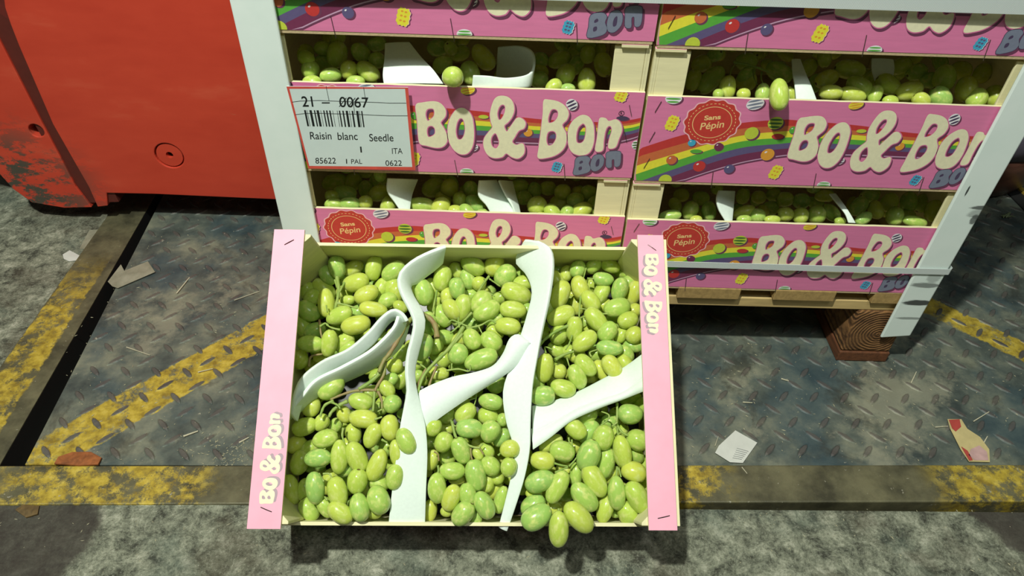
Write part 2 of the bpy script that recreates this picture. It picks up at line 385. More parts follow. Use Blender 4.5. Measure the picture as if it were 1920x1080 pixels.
def ink(name, rgb): return plain('ink_'+name, rgb, 0.5, 0.05, 200)
I = {k: ink(k, v) for k, v in dict(red=(196, 58, 56), orange=(204, 110, 66), yellow=(236, 226, 66), green=(92, 172, 66), purple=(98, 88, 130),
     plum=(118, 50, 84), shadow=(112, 58, 88), cream=(240, 234, 198), rose=(222, 120, 166), grey=(124, 130, 150), greydark=(76, 62, 92),
     white=(240, 236, 240), badge=(200, 62, 54), gold=(246, 206, 140), lilac=(200, 160, 190), amber=(230, 160, 60), blue=(70, 170, 205),
     lime=(196, 210, 70), darkgreen=(66, 110, 50), black=(50, 34, 50), blush=(246, 190, 200), pgrey=(176, 150, 160)).items()}
PR = Print(clip=(0.3, CW-0.3, 4.5, PH-0.2))
# rainbow
cols = []
for x, ys in ((1192, (281, 295, 311, 327, 343, 358, 374)), (1285, (252, 268, 283, 296, 310, 322, 336)), (1382, (232, 243, 256, 267, 279, 292, 306)),
              (1461, (225, 237, 247, 259, 270, 280, 292)), (1497, (226, 237, 247, 258, 268, 279, 290))): cols.append([uvR(x, y) for y in ys])
for x, ys in ((901, (209, 219, 227, 236, 245, 254, 264)), (1004, (223, 231, 237, 244, 251, 259, 268)), (1115, (229, 235, 240, 247, 254, 262, 271)),
              (1150, (228, 234, 238, 244, 251, 258, 267)), (1182, (225, 231, 235, 240, 246, 252, 260)), (1202, (221, 227, 230, 235, 240, 246, 253))): cols.append([uvL(x, y) for y in ys])
lines = [catmull([c[k] for c in cols], 5) for k in range(7)]
for k, nm in enumerate(('red', 'orange', 'yellow', 'green', 'purple', 'plum')):
    a, c = lines[k], lines[k+1]; n = len(a); PR.put((a+c, [(i, i+1, n+i+1, n+i) for i in range(n-1)]), I[nm], 1)
a = lines[6]; n = len(a); PR.put((a+[p+Vector((0, -1.6)) for p in a], [(i, i+1, n+i+1, n+i) for i in range(n-1)]), I['lilac'], 1)
PR.put(([p+Vector((0, -1.6)) for p in a]+[p+Vector((0, -4.2)) for p in a], [(i, i+1, n+i+1, n+i) for i in range(n-1)]), I['shadow'], 0.6)
# badge
c = uvR(1335, 230); Rb = 34.0; asp = (uvR(1335, 190).y-uvR(1335, 271).y)/2/((uvR(1388, 230).x-uvR(1284, 230).x)/2)
Rx = (uvR(1388, 230).x-uvR(1284, 230).x)/2; Ry = (uvR(1335, 189).y-uvR(1335, 272).y)/2
def scal(r, k=14, a=0.035): return [Vector((c.x+Rx*r*(1+a*math.cos(k*t))*math.cos(t), c.y+Ry*r*(1+a*math.cos(k*t))*math.sin(t))) for t in [2*math.pi*i/112 for i in range(112)]]
def ring(r, w, mat, lay, dash=False):
    n = 72
    for i in range(n):
        if dash and i % 2: continue
        t0, t1 = 2*math.pi*i/n, 2*math.pi*(i+1.02)/n
        PR.poly([Vector((c.x+Rx*q*math.cos(t), c.y+Ry*q*math.sin(t))) for q, t in ((r-w, t0), (r-w, t1), (r+w, t1), (r+w, t0))], mat, lay)
PR.poly(scal(1.03), I['blush'], 2); PR.poly(scal(0.98), I['badge'], 3); ring(0.84, 0.012, I['gold'], 4, True); ring(0.70, 0.013, I['gold'], 4)
def put_text(P, s, o, ux, vy, mat, lay, conv, bold=0.0, shear=0.0):
    """o = lower-left px, ux = px vector along width, vy = px vector up; conv maps px to the plane"""
    v, f = text2d(s, bold, shear); P.put(([conv(o[0]+p.x*ux[0]+p.y*vy[0], o[1]+p.x*ux[1]+p.y*vy[1]) for p in v], f), mat, lay)
put_text(PR, 'Sans', (1320, 226), (31, -2.5), (1, -9), I['gold'], 4, uvR, 0.03)
put_text(PR, 'Pépin', (1311.5, 248), (45, -5), (2, -17), I['gold'], 4, uvR, 0.012, 0.1)
# sweets
def ball(p, r, m, hl=True):
    k = r*0.62; PR.ell(p+Vector((k*0.25, -k*0.2)), k*1.05, k*1.05, I['shadow'], 2.4); PR.ell(p, k, k, I[m], 3)
    if hl: PR.ell(p+Vector((-k*0.35, k*0.4)), k*0.22, k*0.14, I['white'], 3.5, 0.6, 8)
def lens(p, rx, ry, m): PR.ell(p+Vector((1.5, -1)), rx*0.66, ry*0.8, I['shadow'], 2.4); PR.ell(p, rx*0.64, ry*0.75, I[m], 3)
def striped(p, rx, ry, m, m2='white', rot=0.25):
    rx *= 0.64; ry *= 0.72; PR.ell(p+Vector((2.2, -1.6)), rx*1.02, ry*1.02, I['shadow'], 2.4, rot); PR.ell(p, rx, ry, I[m2], 3, rot)
    for q in (-0.62, -0.05, 0.52):
        w = math.sqrt(max(0, 1-q*q)); PR.ell(p+Vector((-math.sin(rot), math.cos(rot)))*ry*q, rx*w*0.92, ry*0.17, I[m], 3.4, rot)
def bear(p, rx, ry, m, rot=-0.25):
    ca, sa = math.cos(rot), math.sin(rot)
    for (dx, dy, mm, l) in ((1.8, -1.0, 'shadow', 2.3), (0.7, -0.2, 'blush' if m == 'yellow' else 'white', 2.8), (0, 0, m, 3)):
        L = []
        for i in range(48):
            t = 2*math.pi*i/48; sq = (abs(math.cos(t))**4+abs(math.sin(t))**4)**-0.25; r = sq*(1+0.07*math.cos(12*t))
            x, y = rx*0.6*r*math.cos(t), ry*0.68*r*math.sin(t); L.append(Vector((p.x+dx+x*ca-y*sa, p.y+dy+x*sa+y*ca)))
        PR.poly(L, I[mm], l)
    for q in (-0.45, 0.1, 0.6):
        for r in (-0.3, 0.3):
            x, y = rx*0.6*r, ry*0.68*q; PR.ell((p.x+x*ca-y*sa, p.y+x*sa+y*ca), 1.6, 1.2, I['amber' if m == 'yellow' else 'purple'], 3.3, 0, 8)
striped(uvR(1263, 185), 16, 10, 'green', rot=0.0); striped(uvR(1416, 195), 17, 11, 'grey'); striped(uvR(1454, 231), 15, 12, 'darkgreen', 'lime', 0.0)
striped(uvR(1605, 197), 14, 8, 'amber', 'yellow'); striped(uvR(1789, 224), 11, 11, 'greydark', rot=0.5); striped(uvR(1573, 303), 11, 7, 'greydark', rot=0.5)
striped(uvR(1544, 347), 14, 8, 'green', rot=0.0); striped(uvL(1192, 272), 8, 9, 'darkgreen', rot=0.1)
ball(uvR(1409, 250), 14, 'lime', False); ball(uvR(1259, 300), 11, 'orange'); ball(uvR(1311, 312), 13, 'red'); ball(uvR(1439, 290), 14, 'amber')
ball(uvR(1367, 317), 11, 'purple'); ball(uvR(1247, 338), 14, 'lime', False); ball(uvR(1487, 244), 8, 'green'); ball(uvR(1687, 275), 9, 'amber')
ball(uvR(1297, 268), 8, 'blue'); ball(uvR(1347, 275), 9, 'plum'); lens(uvR(1305, 284), 12, 4, 'green'); lens(uvR(1458, 256), 12, 5, 'red')
lens(uvR(1615, 246), 10, 3.5, 'lime'); lens(uvL(1167, 222), 12, 4, 'greydark')
bear(uvR(1260, 231), 12, 15, 'yellow'); bear(uvR(1454, 323), 12, 15, 'yellow'); bear(uvR(1716, 338), 10, 11, 'blue'); bear(uvL(1164, 180), 12, 11, 'yellow')
# lettering outlines traced on the panel plane
cvR = lambda p: uvR(1450+p[0]/4.8, 190+p[1]/4.8)
cvL = lambda p: uvL(770+p[0]/4.267, 160+p[1]/4.267)
LET = [
 (cvR, [(225,165),(300,140),(400,130),(455,148),(478,200),(455,260),(408,300),(388,322),(398,365),(402,420),(380,485),(325,530),(260,540),(180,522),(130,505),(138,440),(185,300)],
   [[(310,205),(352,194),(373,208),(352,258),(305,292),(276,300),(280,250)], [(258,358),(295,347),(315,368),(300,413),(262,438),(228,442),(232,400)]]),
 (cvR, [(565,210),(625,188),(668,205),(690,260),(675,340),(640,440),(590,530),(525,588),(460,597),(412,560),(398,490),(420,395),(480,290)],
   [[(560,292),(588,280),(602,302),(588,370),(550,435),(512,466),(484,458),(492,400),(525,335)]]),
 (cvR, [(1388,125),(1440,116),(1515,132),(1562,170),(1572,230),(1535,290),(1478,332),(1470,360),(1478,410),(1452,485),(1400,550),(1325,598),(1240,625),(1140,630),(1180,540),(1255,400),(1335,240)],
   [[(1425,207),(1460,200),(1478,220),(1460,265),(1412,308),(1362,322),(1362,295),(1388,250)], [(1322,402),(1368,392),(1386,415),(1368,460),(1320,508),(1278,520),(1272,490),(1292,440)]]),
 (cvR, [(1630,272),(1690,250),(1738,265),(1754,320),(1735,400),(1690,500),(1625,578),(1550,607),(1482,595),(1455,550),(1470,470),(1510,380),(1570,312)],
   [[(1640,337),(1668,328),(1676,360),(1650,420),(1610,478),(1568,500),(1543,488),(1562,430),(1600,370)]]),
 (cvR, [(1020,82),(1080,92),(1108,135),(1094,205),(1050,268),(992,318),(948,348),(950,396),(985,368),(1040,318),(1090,277),(1130,280),(1150,318),(1118,368),(1060,392),(1005,445),(965,488),(990,514),(1045,500),(1058,525),(1028,592),(960,634),(905,620),(870,590),(820,622),(745,630),(697,600),(690,530),(722,460),(785,402),(836,360),(842,310),(862,240),(915,155),(965,102)],
   [[(1008,160),(1022,182),(990,240),(944,288),(920,290),(928,240),(968,182)], [(842,412),(850,468),(834,512),(795,545),(768,520),(788,455)]]),
 (cvL, [(1512,262),(1560,262),(1585,284),(1640,272),(1678,300),(1690,360),(1665,430),(1638,495),(1582,502),(1588,430),(1608,365),(1600,328),(1575,332),(1557,370),(1545,440),(1535,520),(1477,522),(1490,420),(1500,330)], []),
]
def smooth_loop(L, conv, k=5): return catmull([conv(p) for p in L], k, True)
SHAPES = [(smooth_loop(o, cv), [smooth_loop(h, cv) for h in hs]) for cv, o, hs in LET]
def letters(P, off, e, mat, lay, A=lambda p: p):
    for o, hs in SHAPES:
        loops = [[A(p+off) for p in grow(o, e)]]+[[A(p+off) for p in grow(h, -e)] for h in hs]
        P.put(flat_fill(loops), mat, lay)
letters(PR, Vector((2.6, -3.6)), 0.9, I['shadow'], 4); letters(PR, Vector((0.3, -0.2)), 1.1, I['rose'], 5); letters(PR, Vector((0, 0)), 0, I['cream'], 6)
# grey second word
SM = [([(1325,582),(1400,565),(1437,588),(1424,625),(1440,665),(1410,700),(1305,716),(1312,650)], [[(1352,612),(1372,602),(1378,618),(1352,628)], [(1345,655),(1368,650),(1368,672),(1345,680)]]),
      ([(1470,562),(1515,553),(1545,580),(1538,640),(1490,684),(1448,678),(1438,635),(1450,590)], [[(1492,596),(1510,590),(1505,640),(1482,650),(1480,622)]]),
      ([(1572,535),(1668,528),(1682,560),(1672,640),(1632,648),(1628,595),(1608,600),(1606,655),(1566,652),(1564,590)], [])]
for o, hs in SM:
    O = smooth_loop(o, cvL, 3); H = [smooth_loop(h, cvL, 3) for h in hs]
    PR.put(flat_fill([[p+Vector((2.4, -3)) for p in grow(O, 0.8)]]), I['shadow'], 4.0)
    PR.put(flat_fill([grow(O, 0.7)]), I['greydark'], 5.0); PR.put(flat_fill([O]+H), I['grey'], 6.0)
cR = cvL((1687, 225)); L_ = [cR+Vector((math.cos(t), math.sin(t)))*3.6 for t in [i*math.pi/12 for i in range(24)]]
PR.put(flat_fill([L_, [cR+(p-cR)*0.78 for p in L_]]), I['black'], 4); put_text(PR, 'R', (770+1678/4.267, 160+236/4.267), (4, 0), (0, -5), I['black'], 4, uvL, 0.02)

def print_mesh(name, P, fn):
    me = bpy.data.meshes.new(name); me.from_pydata([Vector(fn(v))*S for v in P.V], [], P.F)
    for m in P.mats: me.materials.append(m)
    me.polygons.foreach_set('material_index', P.MI); me.update(); return me
ME_PRINT = print_mesh('printed_artwork', PR, lambda v: (v[0], -0.06*v[2]-0.02, v[1]))
ME_PRINT_R = print_mesh('printed_artwork', PR, lambda v: (min(v[0], 461.7), -0.06*v[2]-0.02, v[1]))
# strip lettering: same word, narrow, cream with grey shadow
STRIP = Print()
mn = min(p.x for o, _ in SHAPES for p in o); mx = max(p.x for o, _ in SHAPES for p in o); my = min(p.y for o, _ in SHAPES for p in o); myx = max(p.y for o, _ in SHAPES for p in o)
A = lambda p: Vector(((p.x-mn)/(mx-mn)*97, ((p.y-my)/(myx-my)-0.5)*22))
letters(STRIP, Vector((4.5, -11)), 1.0, I['pgrey'], 1, A); letters(STRIP, Vector((0, 0)), 0.6, I['cream'], 3, A)

# ------------------------------------------------------------------ crates
ST = [((1337,322),(1333,352)), ((1530,325),(1524,356)), ((1732,332),(1722,362)), ((1240,190),(1228,210)), ((1228,247),(1217,266)), ((1218,297),(1207,315))]
STL = [((1180,197),(1184,217)), ((1171,247),(1175,266))]
STP = [(uvR(*a), uvR(*b)) for a, b in ST]+[(uvL(*a), uvL(*b)) for a, b in STL]
def build_crate(label, H, group, W=CW, loc=(0, 0, 0), rot=None):
    root = empty('fruit_crate', (0, 0, 0), label, 'crate', group)
    D = CD; T = 4.0
    b = MB(); b.box(1, W-1, 0.5, D-0.5, 0, 4.0); b.build('bottom', M_edge, root, bevel=0.4)
    def panel(nm, y0, y1, printed):
        b = MB(); n = 30; rr = random.Random(3 if printed else 5); x0, x1 = 0.0, W
        tops = [PH+rr.uniform(-0.35, 0.35) for _ in range(n+1)]; X = [x0+(x1-x0)*i/n for i in range(n+1)]
        v = []
        for i in range(n+1): v += [(X[i], y0, 4.2), (X[i], y1, 4.2), (X[i], y1, tops[i]), (X[i], y0, tops[i])]
        f = []; mi = []
        for i in range(n):
            a, c = 4*i, 4*i+4
            f += [(a, c, c+3, a+3), (a+3, c+3, c+2, a+2), (a+2, c+2, c+1, a+1), (a+1, c+1, c, a)]; mi += [1 if printed else 0, 0, 0, 0]
        f += [(0, 3, 2, 1), (4*n, 4*n+1, 4*n+2, 4*n+3)]; mi += [0, 0]
        b.v = [Vector(q) for q in v]; b.f = f; b.mi = mi
        return b.build(nm, [M_cream, M_pink], root)
    fp = panel('front_panel', 0, T, True)
    po = bpy.data.objects.new('printed_artwork', ME_PRINT_R if W < 465 else ME_PRINT); link(po, fp)
    for (p, q) in STP:
        s = MB(); s.tube([(p.x, -0.7, p.y), (q.x, -0.7, q.y)], 0.45, 5); s.build('staple', M_staple, fp)
    panel('back_panel', D-T, D, False)
    for sgn in (0, 1):
        X = lambda x: x if not sgn else W-x
        b = MB(); a, c = sorted((X(0.4), X(3.4))); b.box(a, c, T+0.3, D-T-0.3, 4.2, H-3.4)
        b.build('end_panel', M_cream, root)
        b = MB(); a, c = sorted((X(3.6), X(6.2))); b.box(a, c, T+0.3, D-T-0.3, 4.2, H-3.4); b.build('end_lining', M_cream, root)
        pw = 43 if sgn == 0 or W > 465 else 33
        for yy, dy in ((T+0.4, 1), (D-T-0.4, -1)):
            b = MB(); pts = [(X(6.4), yy), (X(pw), yy), (X(pw), yy+dy*3), (X(9), yy+dy*37), (X(6.4), yy+dy*37)]
            if (sgn == 0) != (dy == 1): pts = pts[::-1]
            b.prism(pts, 4.3, H-3.4); b.build('corner_post', M_cream, root, bevel=0.8)
        b = MB(); a, c = sorted((X(0.0 if sgn == 0 else 4.5), X(36))); b.box(a, c, 0, D, H-3.2, H)
        top = b.build('top_rail', [M_cream, M_pale], root); top.data.polygons[1].material_index = 1
        P = STRIP
        if sgn == 0: fn = lambda v: (19-v[1], 26+v[0], H+0.05+0.06*v[2])
        else: fn = lambda v: (W-20+v[1], 316-v[0], H+0.05+0.06*v[2])
        m2 = print_mesh('printed_lettering', P, fn); link(bpy.data.objects.new('printed_lettering', m2), top)
        for (yy, an) in ((20 if sgn == 0 else 14, -0.5 if sgn == 0 else 0.3), (324, 0.7 if sgn == 0 else -0.8)):
            xx = X(19); dx, dy = 7*math.cos(an), 5*math.sin(an)
            s = MB(); s.tube([(xx-dx, yy-dy, H+0.3), (xx, yy, H+0.9), (xx+dx, yy+dy, H+0.3)], 0.5, 5); s.build('staple', M_staple, top)
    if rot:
        b = MB(); b.box(8, W-8, T+1, D-T-1, 4.2, 5.0); b.build('void_shade_sheet', plain('void_shade_black', (18, 18, 16), 0.35), root)  # black sheet added so the shaded void between the bunches stays dark
    root.location = Vector(loc)*S
    if rot: root.rotation_euler = rot
    return root
rown = {0: 'bottom', 1: 'middle', 2: 'top'}
for r in (0, 1, 2):
    for side, x0 in (('left', LX), ('right', RX)):
        extra = {(0, 'left'): 'behind the open crate', (0, 'right'): 'crossed by the narrow strap', (1, 'left'): 'wearing the barcode label',
                 (1, 'right'): 'one grape hanging out', (2, 'left'): 'without any strap or label', (2, 'right'): 'crossed by the wide strap'}[(r, side)]
        build_crate('pink printed grape crate, %s row %s of stack, %s' % (rown[r], side, extra), ROWP-0.6, 'pink grape crates stacked on the pallet', loc=(x0, 0, PZ+ROWP*r+(DZ if side == 'right' else 0)+0.2))
# the open crate leans with its back bottom edge on the stack
OPH = 175.0; OW = 472.0
AX, AZ = math.radians(34.26), math.radians(1.28)
OC = Vector((-203.6, -258.6, 240.4))
RM = Matrix.Rotation(AZ, 3, 'Z') @ Matrix.Rotation(AX, 3, 'X')
def loc2w(u, v, w): return OC+RM@Vector((u, v, w))          # crate opening coords: u right, v back, w out of the opening
oloc = loc2w(-OW/2, -CD/2, -OPH)
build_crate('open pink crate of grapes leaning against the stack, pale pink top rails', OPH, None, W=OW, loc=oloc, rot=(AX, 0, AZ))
# ------------------------------------------------------------------ grapes
def surf_w(v):
    P = [(-175, -40), (-120, -47), (-40, -54), (20, -60), (80, -74), (130, -93), (170, -110)]
    if v <= P[0][0]: return P[0][1]
    for (a, wa), (b_, wb_) in zip(P, P[1:]):
        if v <= b_: return wa+(wb_-wa)*(v-a)/(b_-a)
    return P[-1][1]
NRM = RM@Vector((0, 0, 1)); RMI = RM.transposed()
def on_w(u, v, w):
    d = ray(u, v); p0 = loc2w(0, 0, w); return CAM+d*((p0-CAM).dot(NRM)/d.dot(NRM))
def on_surf(u, v, off=0.0):
    w = -60
    for _ in range(5): p = on_w(u, v, w); w = surf_w((RMI@(p-OC)).y)+off
    return on_w(u, v, w)
def grape_mesh(k):
    rr = random.Random(k); v = []; f = []; N, M = 18, 12; e = 0.46+0.03*k; bend = (0.0, 0.05, -0.04)[k]
    v.append((-1, 0, 0))
    for i in range(1, M):
        t = math.pi*i/M; x = -math.cos(t); r = (1-abs(x)**2.25)**e*(1+0.05*x*(1 if k != 1 else -1))
        for j in range(N): a = 2*math.pi*j/N; v.append((x, r*math.cos(a)+bend*(1-x*x)*2, r*math.sin(a)))
    v.append((1, 0, 0)); L = len(v)-1
    for j in range(N): f.append((0, 1+(j+1)%N, 1+j)); f.append((L, L-N+j, L-N+(j+1)%N))
    for i in range(M-2):
        for j in range(N): a = 1+i*N; f.append((a+j, a+(j+1)%N, a+N+(j+1)%N, a+N+j))
    me = bpy.data.meshes.new('grape'); me.from_pydata(v, [], f); me.materials.append(M_grape)
    me.polygons.foreach_set('use_smooth', [True]*len(f)); me.update(); return me
GM = [grape_mesh(k) for k in range(3)]
def bunch(label, grapes, place, group, stems=(), filler=0, fill_fn=None, name='grape_bunch'):
    rr = random.Random(len(label)*7+len(grapes)); data = []
    for g in grapes:
        x, y, L, Wd, a = g[:5]; lv = g[5] if len(g) > 5 else 0; p = place(x, y, lv); dep = (p-CAM).dot(FW); L *= 1.08; Wd *= 1.07
        a = math.radians(a); ax = RT*math.cos(a)+UP*math.sin(a)
        tilt = rr.uniform(-0.18, 0.18)
        ax = (ax+FW*tilt).normalized()
        if rr.random() < 0.4: ax = -ax
        data.append((p, ax, max(L, Wd)/2*dep/F_PX, Wd/2*dep/F_PX))
    if fill_fn:
        for _ in range(filler):
            p = fill_fn(rr, data)
            if p is None: continue
            ax = Vector((rr.uniform(-1, 1), rr.uniform(-1, 1), rr.uniform(-1, 1))).normalized()
            data.append((p, ax, rr.uniform(11, 14), rr.uniform(8.5, 9.8)))
    c = Vector((0, 0, 0))
    for d in data: c += d[0]
    c /= len(data); c.z = min(d[0].z for d in data)-8
    root = empty(name, c, label, 'grapes', group)
    for (p, ax, hl, hw) in data:
        o = bpy.data.objects.new('grape', GM[rr.choice((0, 0, 1, 2))]); o.location = (p-c)*S; o.rotation_mode = 'QUATERNION'
        q = ax.to_track_quat('X', 'Z'); o.rotation_quaternion = q @ Quaternion((1, 0, 0), rr.uniform(0, 6.28)); o.scale = (hl*S, hw*S, hw*S*rr.uniform(0.94, 1.0)); link(o, root)
    for s in stems:
        pts, rad, mat = s[0], s[1], s[2]; off = s[3] if len(s) > 3 else 6
        P3 = catmull([place(x, y, -0.35) if off is None else place(x, y, 0)-FW*off for x, y in pts], 5)
        b = MB(); n = len(P3); b.tube([p-c for p in P3], [rad*(1-0.35*i/(n-1))*(1+0.12*math.sin(i*1.7)) for i in range(n)], 8)
        b.build('stem', mat, root, smooth=True)
    return root
def place_open(x, y, lv): return on_surf(x, y, {0: 0, 1: -15, 2: -31}.get(lv, -40*lv))
def fill_open(rr, data):
    for _ in range(30):
        q = rr.choice(data)[0]; l = RMI@(q-OC)
        u, v = l.x+rr.uniform(-26, 26), l.y+rr.uniform(-26, 26); w = surf_w(v)-rr.uniform(52, 92); P = loc2w(u, v, w)
        if abs(u) < 212 and abs(v) < 155 and w > -160 and min((P-d[0]).length for d in data) > 15: return P
    return None
B1 = [(632,501,43,31,100),(615,516,38,28,125,1),(663,503,38,28,30,1),(667,529,48,34,15),(702,502,47,30,80),(684,497,26,22,80,2),(738,509,46,32,35),(723,498,25,20,90,2),
 (687,552,46,33,28),(713,540,40,26,60,1),(734,538,40,28,60,1),(743,550,40,28,80,1),(727,563,38,28,25,1),(751,575,28,22,-30,1),(652,562,28,18,5,1),(612,568,52,32,95),
 (608,542,48,30,-40,2),(579,582,44,33,-40,1),(636,592,49,32,25),(667,609,53,35,12),(700,580,50,28,-10),(567,612,40,30,-60,2),(590,620,40,30,20,2),(617,644,50,30,80),
 (582,645,46,31,-5),(645,642,40,30,40,1),(650,652,36,22,30,1),(562,674,36,28,90,2),(672,585,32,26,10,2),(646,548,30,26,0,2),(700,560,32,26,0,2),(585,560,36,28,60,2),
 (640,522,30,24,30,2),(605,668,34,26,20,2),(655,520,30,24,80,2),(575,545,34,28,70,2)]
B2 = [(792,548,50,36,-70),(829,522,46,32,75),(857,508,34,26,-60,1),(877,523,38,28,-75,1),(887,498,47,34,-35),(928,497,43,34,65),(947,517,44,36,50),(899,532,26,27,80,1),
 (857,541,40,30,-80),(813,540,38,26,-60,1),(838,557,36,24,90,1),(981,513,30,24,0,1),(984,530,42,28,10),(968,550,56,37,-20),(962,581,48,32,-8),(987,583,30,24,60,1),
 (883,553,30,25,0,2),(902,567,45,37,50),(912,582,52,34,30),(848,580,44,32,-50),(867,577,50,33,75),(830,592,42,32,-60,1),(937,558,30,24,20,2),(952,612,47,32,-8),
 (804,607,44,30,-80,1),(925,598,40,26,10,1),(928,622,34,26,-30,1),(793,651,50,34,75),(858,663,38,36,70),(885,636,40,32,-60),(921,640,42,34,-40),(902,674,62,36,22),
 (822,700,38,26,-5,1),(834,633,34,28,0,2),(862,637,34,26,30,2),(817,650,32,26,60,2),(834,674,32,26,60,2),(860,683,30,26,0,2),(905,552,30,26,20,2),(885,605,34,28,0,2),(815,570,34,26,60,2)]
B3 = [(1083,504,34,28,70),(1113,498,32,26,40),(1144,499,36,27,-20),(1168,510,38,25,-20,1),(1062,513,30,24,70,1),(1047,508,26,20,-40,2),(1131,523,38,26,-8),(1087,539,43,31,-75),
 (1045,527,40,24,-60,1),(1050,553,54,33,70),(1127,550,42,28,60,1),(1162,543,44,30,75),(1182,530,30,24,-30,1),(1187,550,46,28,75,1),(1107,565,42,32,-55),(1083,572,36,28,90,2),
 (1157,577,48,34,15),(1132,573,30,25,30,2),(1052,592,52,33,25),(1028,577,40,26,80,1),(1077,617,46,29,85),(1118,600,52,33,-50),(1188,583,30,25,30,1),(1177,600,38,31,20),
 (1139,622,40,32,55),(1148,605,30,24,-30,2),(1165,628,34,24,60,1),(1188,627,32,30,40),(1102,608,36,26,-50,2),(1048,627,38,34,60,1),(1096,640,50,32,38),(1143,652,48,29,-5),
 (1022,690,53,30,85),(1048,697,28,28,0,1),(1098,685,46,32,-45),(1082,706,46,31,-65),(1147,687,44,32,-55),(1128,696,44,26,-60,1),(1056,727,46,32,-15),(1017,742,45,35,8),
 (1171,681,36,28,-60,1),(1174,663,34,26,-60,1),(1187,650,36,24,-5,1),(1006,715,36,26,-60,1),(1043,656,34,26,-40,2),(1084,670,34,24,-10,2),(1105,705,32,26,0,2),(1106,618,30,24,0,2),
 (1110,535,32,26,60,2),(1070,660,34,28,0,2),(1120,665,34,28,0,2)]
B4 = [(621,727,52,38,38),(584,763,36,32,60,1),(602,792,32,27,60,1),(571,800,46,32,20,1),(740,686,29,28,0,1),(733,713,30,24,40,1),(725,729,34,26,-50),(677,752,45,32,-12),
 (681,785,51,33,-5),(736,758,34,32,50),(732,802,46,34,-85),(753,711,38,28,70,2),(751,663,34,28,60,2),(646,777,32,26,-60,1),(629,798,28,24,60,2),(712,766,28,24,0,2),
 (610,823,46,34,15),(663,813,38,28,-80,1),(699,817,48,30,65),(762,826,50,33,-65,-0.35),(596,860,50,33,8),(636,857,62,32,88),(669,857,58,36,-70),(706,872,60,33,68),
 (745,850,50,28,-80,-0.15),(740,894,46,33,80,-0.1),(670,903,46,36,82),(590,915,58,34,-86),(633,923,56,36,-75),(562,867,46,34,70,2),(546,918,54,32,-75,2),(580,955,44,34,-60,2),
 (571,918,40,26,80,2),(610,951,40,28,-60,1),(638,961,50,34,-35),(675,951,50,36,-75),(710,937,52,40,-70),(701,957,32,30,0,1),(711,904,40,30,-20,1),(646,882,30,26,0,1),
 (687,912,34,28,60,2),(555,833,36,30,30,2),(650,835,34,28,30,2),(620,895,34,28,60,2),(726,840,34,28,60,2),(580,840,36,28,30,2)]
B5 = [(920,753,44,30,-10),(873,775,42,32,45),(915,780,38,32,-20,1),(942,787,24,22,80,1),(837,779,34,30,30,1),(864,757,34,22,10,2),(930,720,34,34,60,2),(938,767,30,24,0,2),
 (812,801,34,30,60),(838,803,28,22,0,2),(832,829,37,33,60),(880,803,48,36,-5),(920,809,42,36,60),(941,821,38,28,50,1),(865,845,50,33,-70),(839,858,30,28,0,2),(896,851,24,20,-60),
 (912,845,32,24,-40,1),(956,843,36,32,10,-0.3),(920,873,38,34,-45),(954,876,34,30,80,-0.3),(848,882,46,32,-5),(892,891,56,38,-80),(810,863,38,24,70,1),(820,915,54,34,-88),
 (846,933,50,32,70),(877,927,42,32,-80),(908,947,52,35,-62),(868,963,48,36,50),(894,968,30,24,80,1),(927,918,36,28,60,2),(932,896,26,24,0,1),(914,906,34,26,80,1),
 (940,937,50,24,75,1),(837,959,22,20,0,1),(857,900,30,18,0,1),(808,829,28,24,0,2),(806,957,40,26,80,2),(875,870,32,26,0,2),(900,830,30,26,0,2),(830,890,32,26,60,2),(850,760,30,26,0,2)]
B6 = [(1182,775,44,36,-5),(1182,747,40,22,10,2),(1101,780,38,26,20,1),(1079,804,44,32,-40),(1103,809,46,34,40,1),(1131,820,45,38,75),(1195,825,40,40,-20),(1166,847,60,34,-80),
 (1193,852,34,28,-60,1),(1103,853,58,42,70),(1054,846,46,38,-20),(1033,832,46,26,30,1),(1017,864,44,34,-8),(1013,903,56,38,18),(1136,868,56,34,80,1),(1188,886,45,36,-15),
 (1080,889,42,24,85,1),(1115,901,62,38,-60),(1045,913,62,34,62),(1156,924,62,34,-87),(1194,933,62,38,-62),(1096,931,62,38,-50),(1080,838,30,24,0,2),(1001,925,30,20,0,1),
 (1204,913,36,26,60,2),(1000,948,48,40,40,1),(1006,969,58,42,30,-0.3),(1047,992,67,36,90,-0.55),(1085,970,66,42,-48,-0.4),(1135,954,50,30,70,1),(1175,962,46,36,-70,1),(1037,954,34,28,0,2),
 (1154,961,20,20,0,2),(1205,760,34,28,0,2),(1145,790,34,28,0,2),(1160,810,34,26,30,2),(1060,880,34,28,0,2),(1145,890,34,28,60,2),(1205,870,34,28,60,2)]
GS, GB = M_stem, M_stemb
bunch('green grape bunch at the back left of the open crate, behind the folded foam loop', B1, place_open, 'grape bunches in the open crate',
 [([(634,520),(637,540),(635,560),(630,580)], 2.6, GS), ([(630,525),(634,540)], 1.4, GS), ([(648,530),(640,545),(636,556)], 1.6, GS), ([(633,568),(652,572),(672,578)], 1.5, GS), ([(602,612),(612,606),(618,610)], 1.6, GS),
  ([(640,618),(624,614),(614,608)], 1.5, GS), ([(618,572),(620,585)], 1.0, GS, 16), ([(597,600),(600,625),(604,640)], 1.5, GB, -4), ([(576,690),(580,670),(602,665)], 1.8, GB, -8)], 46, fill_open)
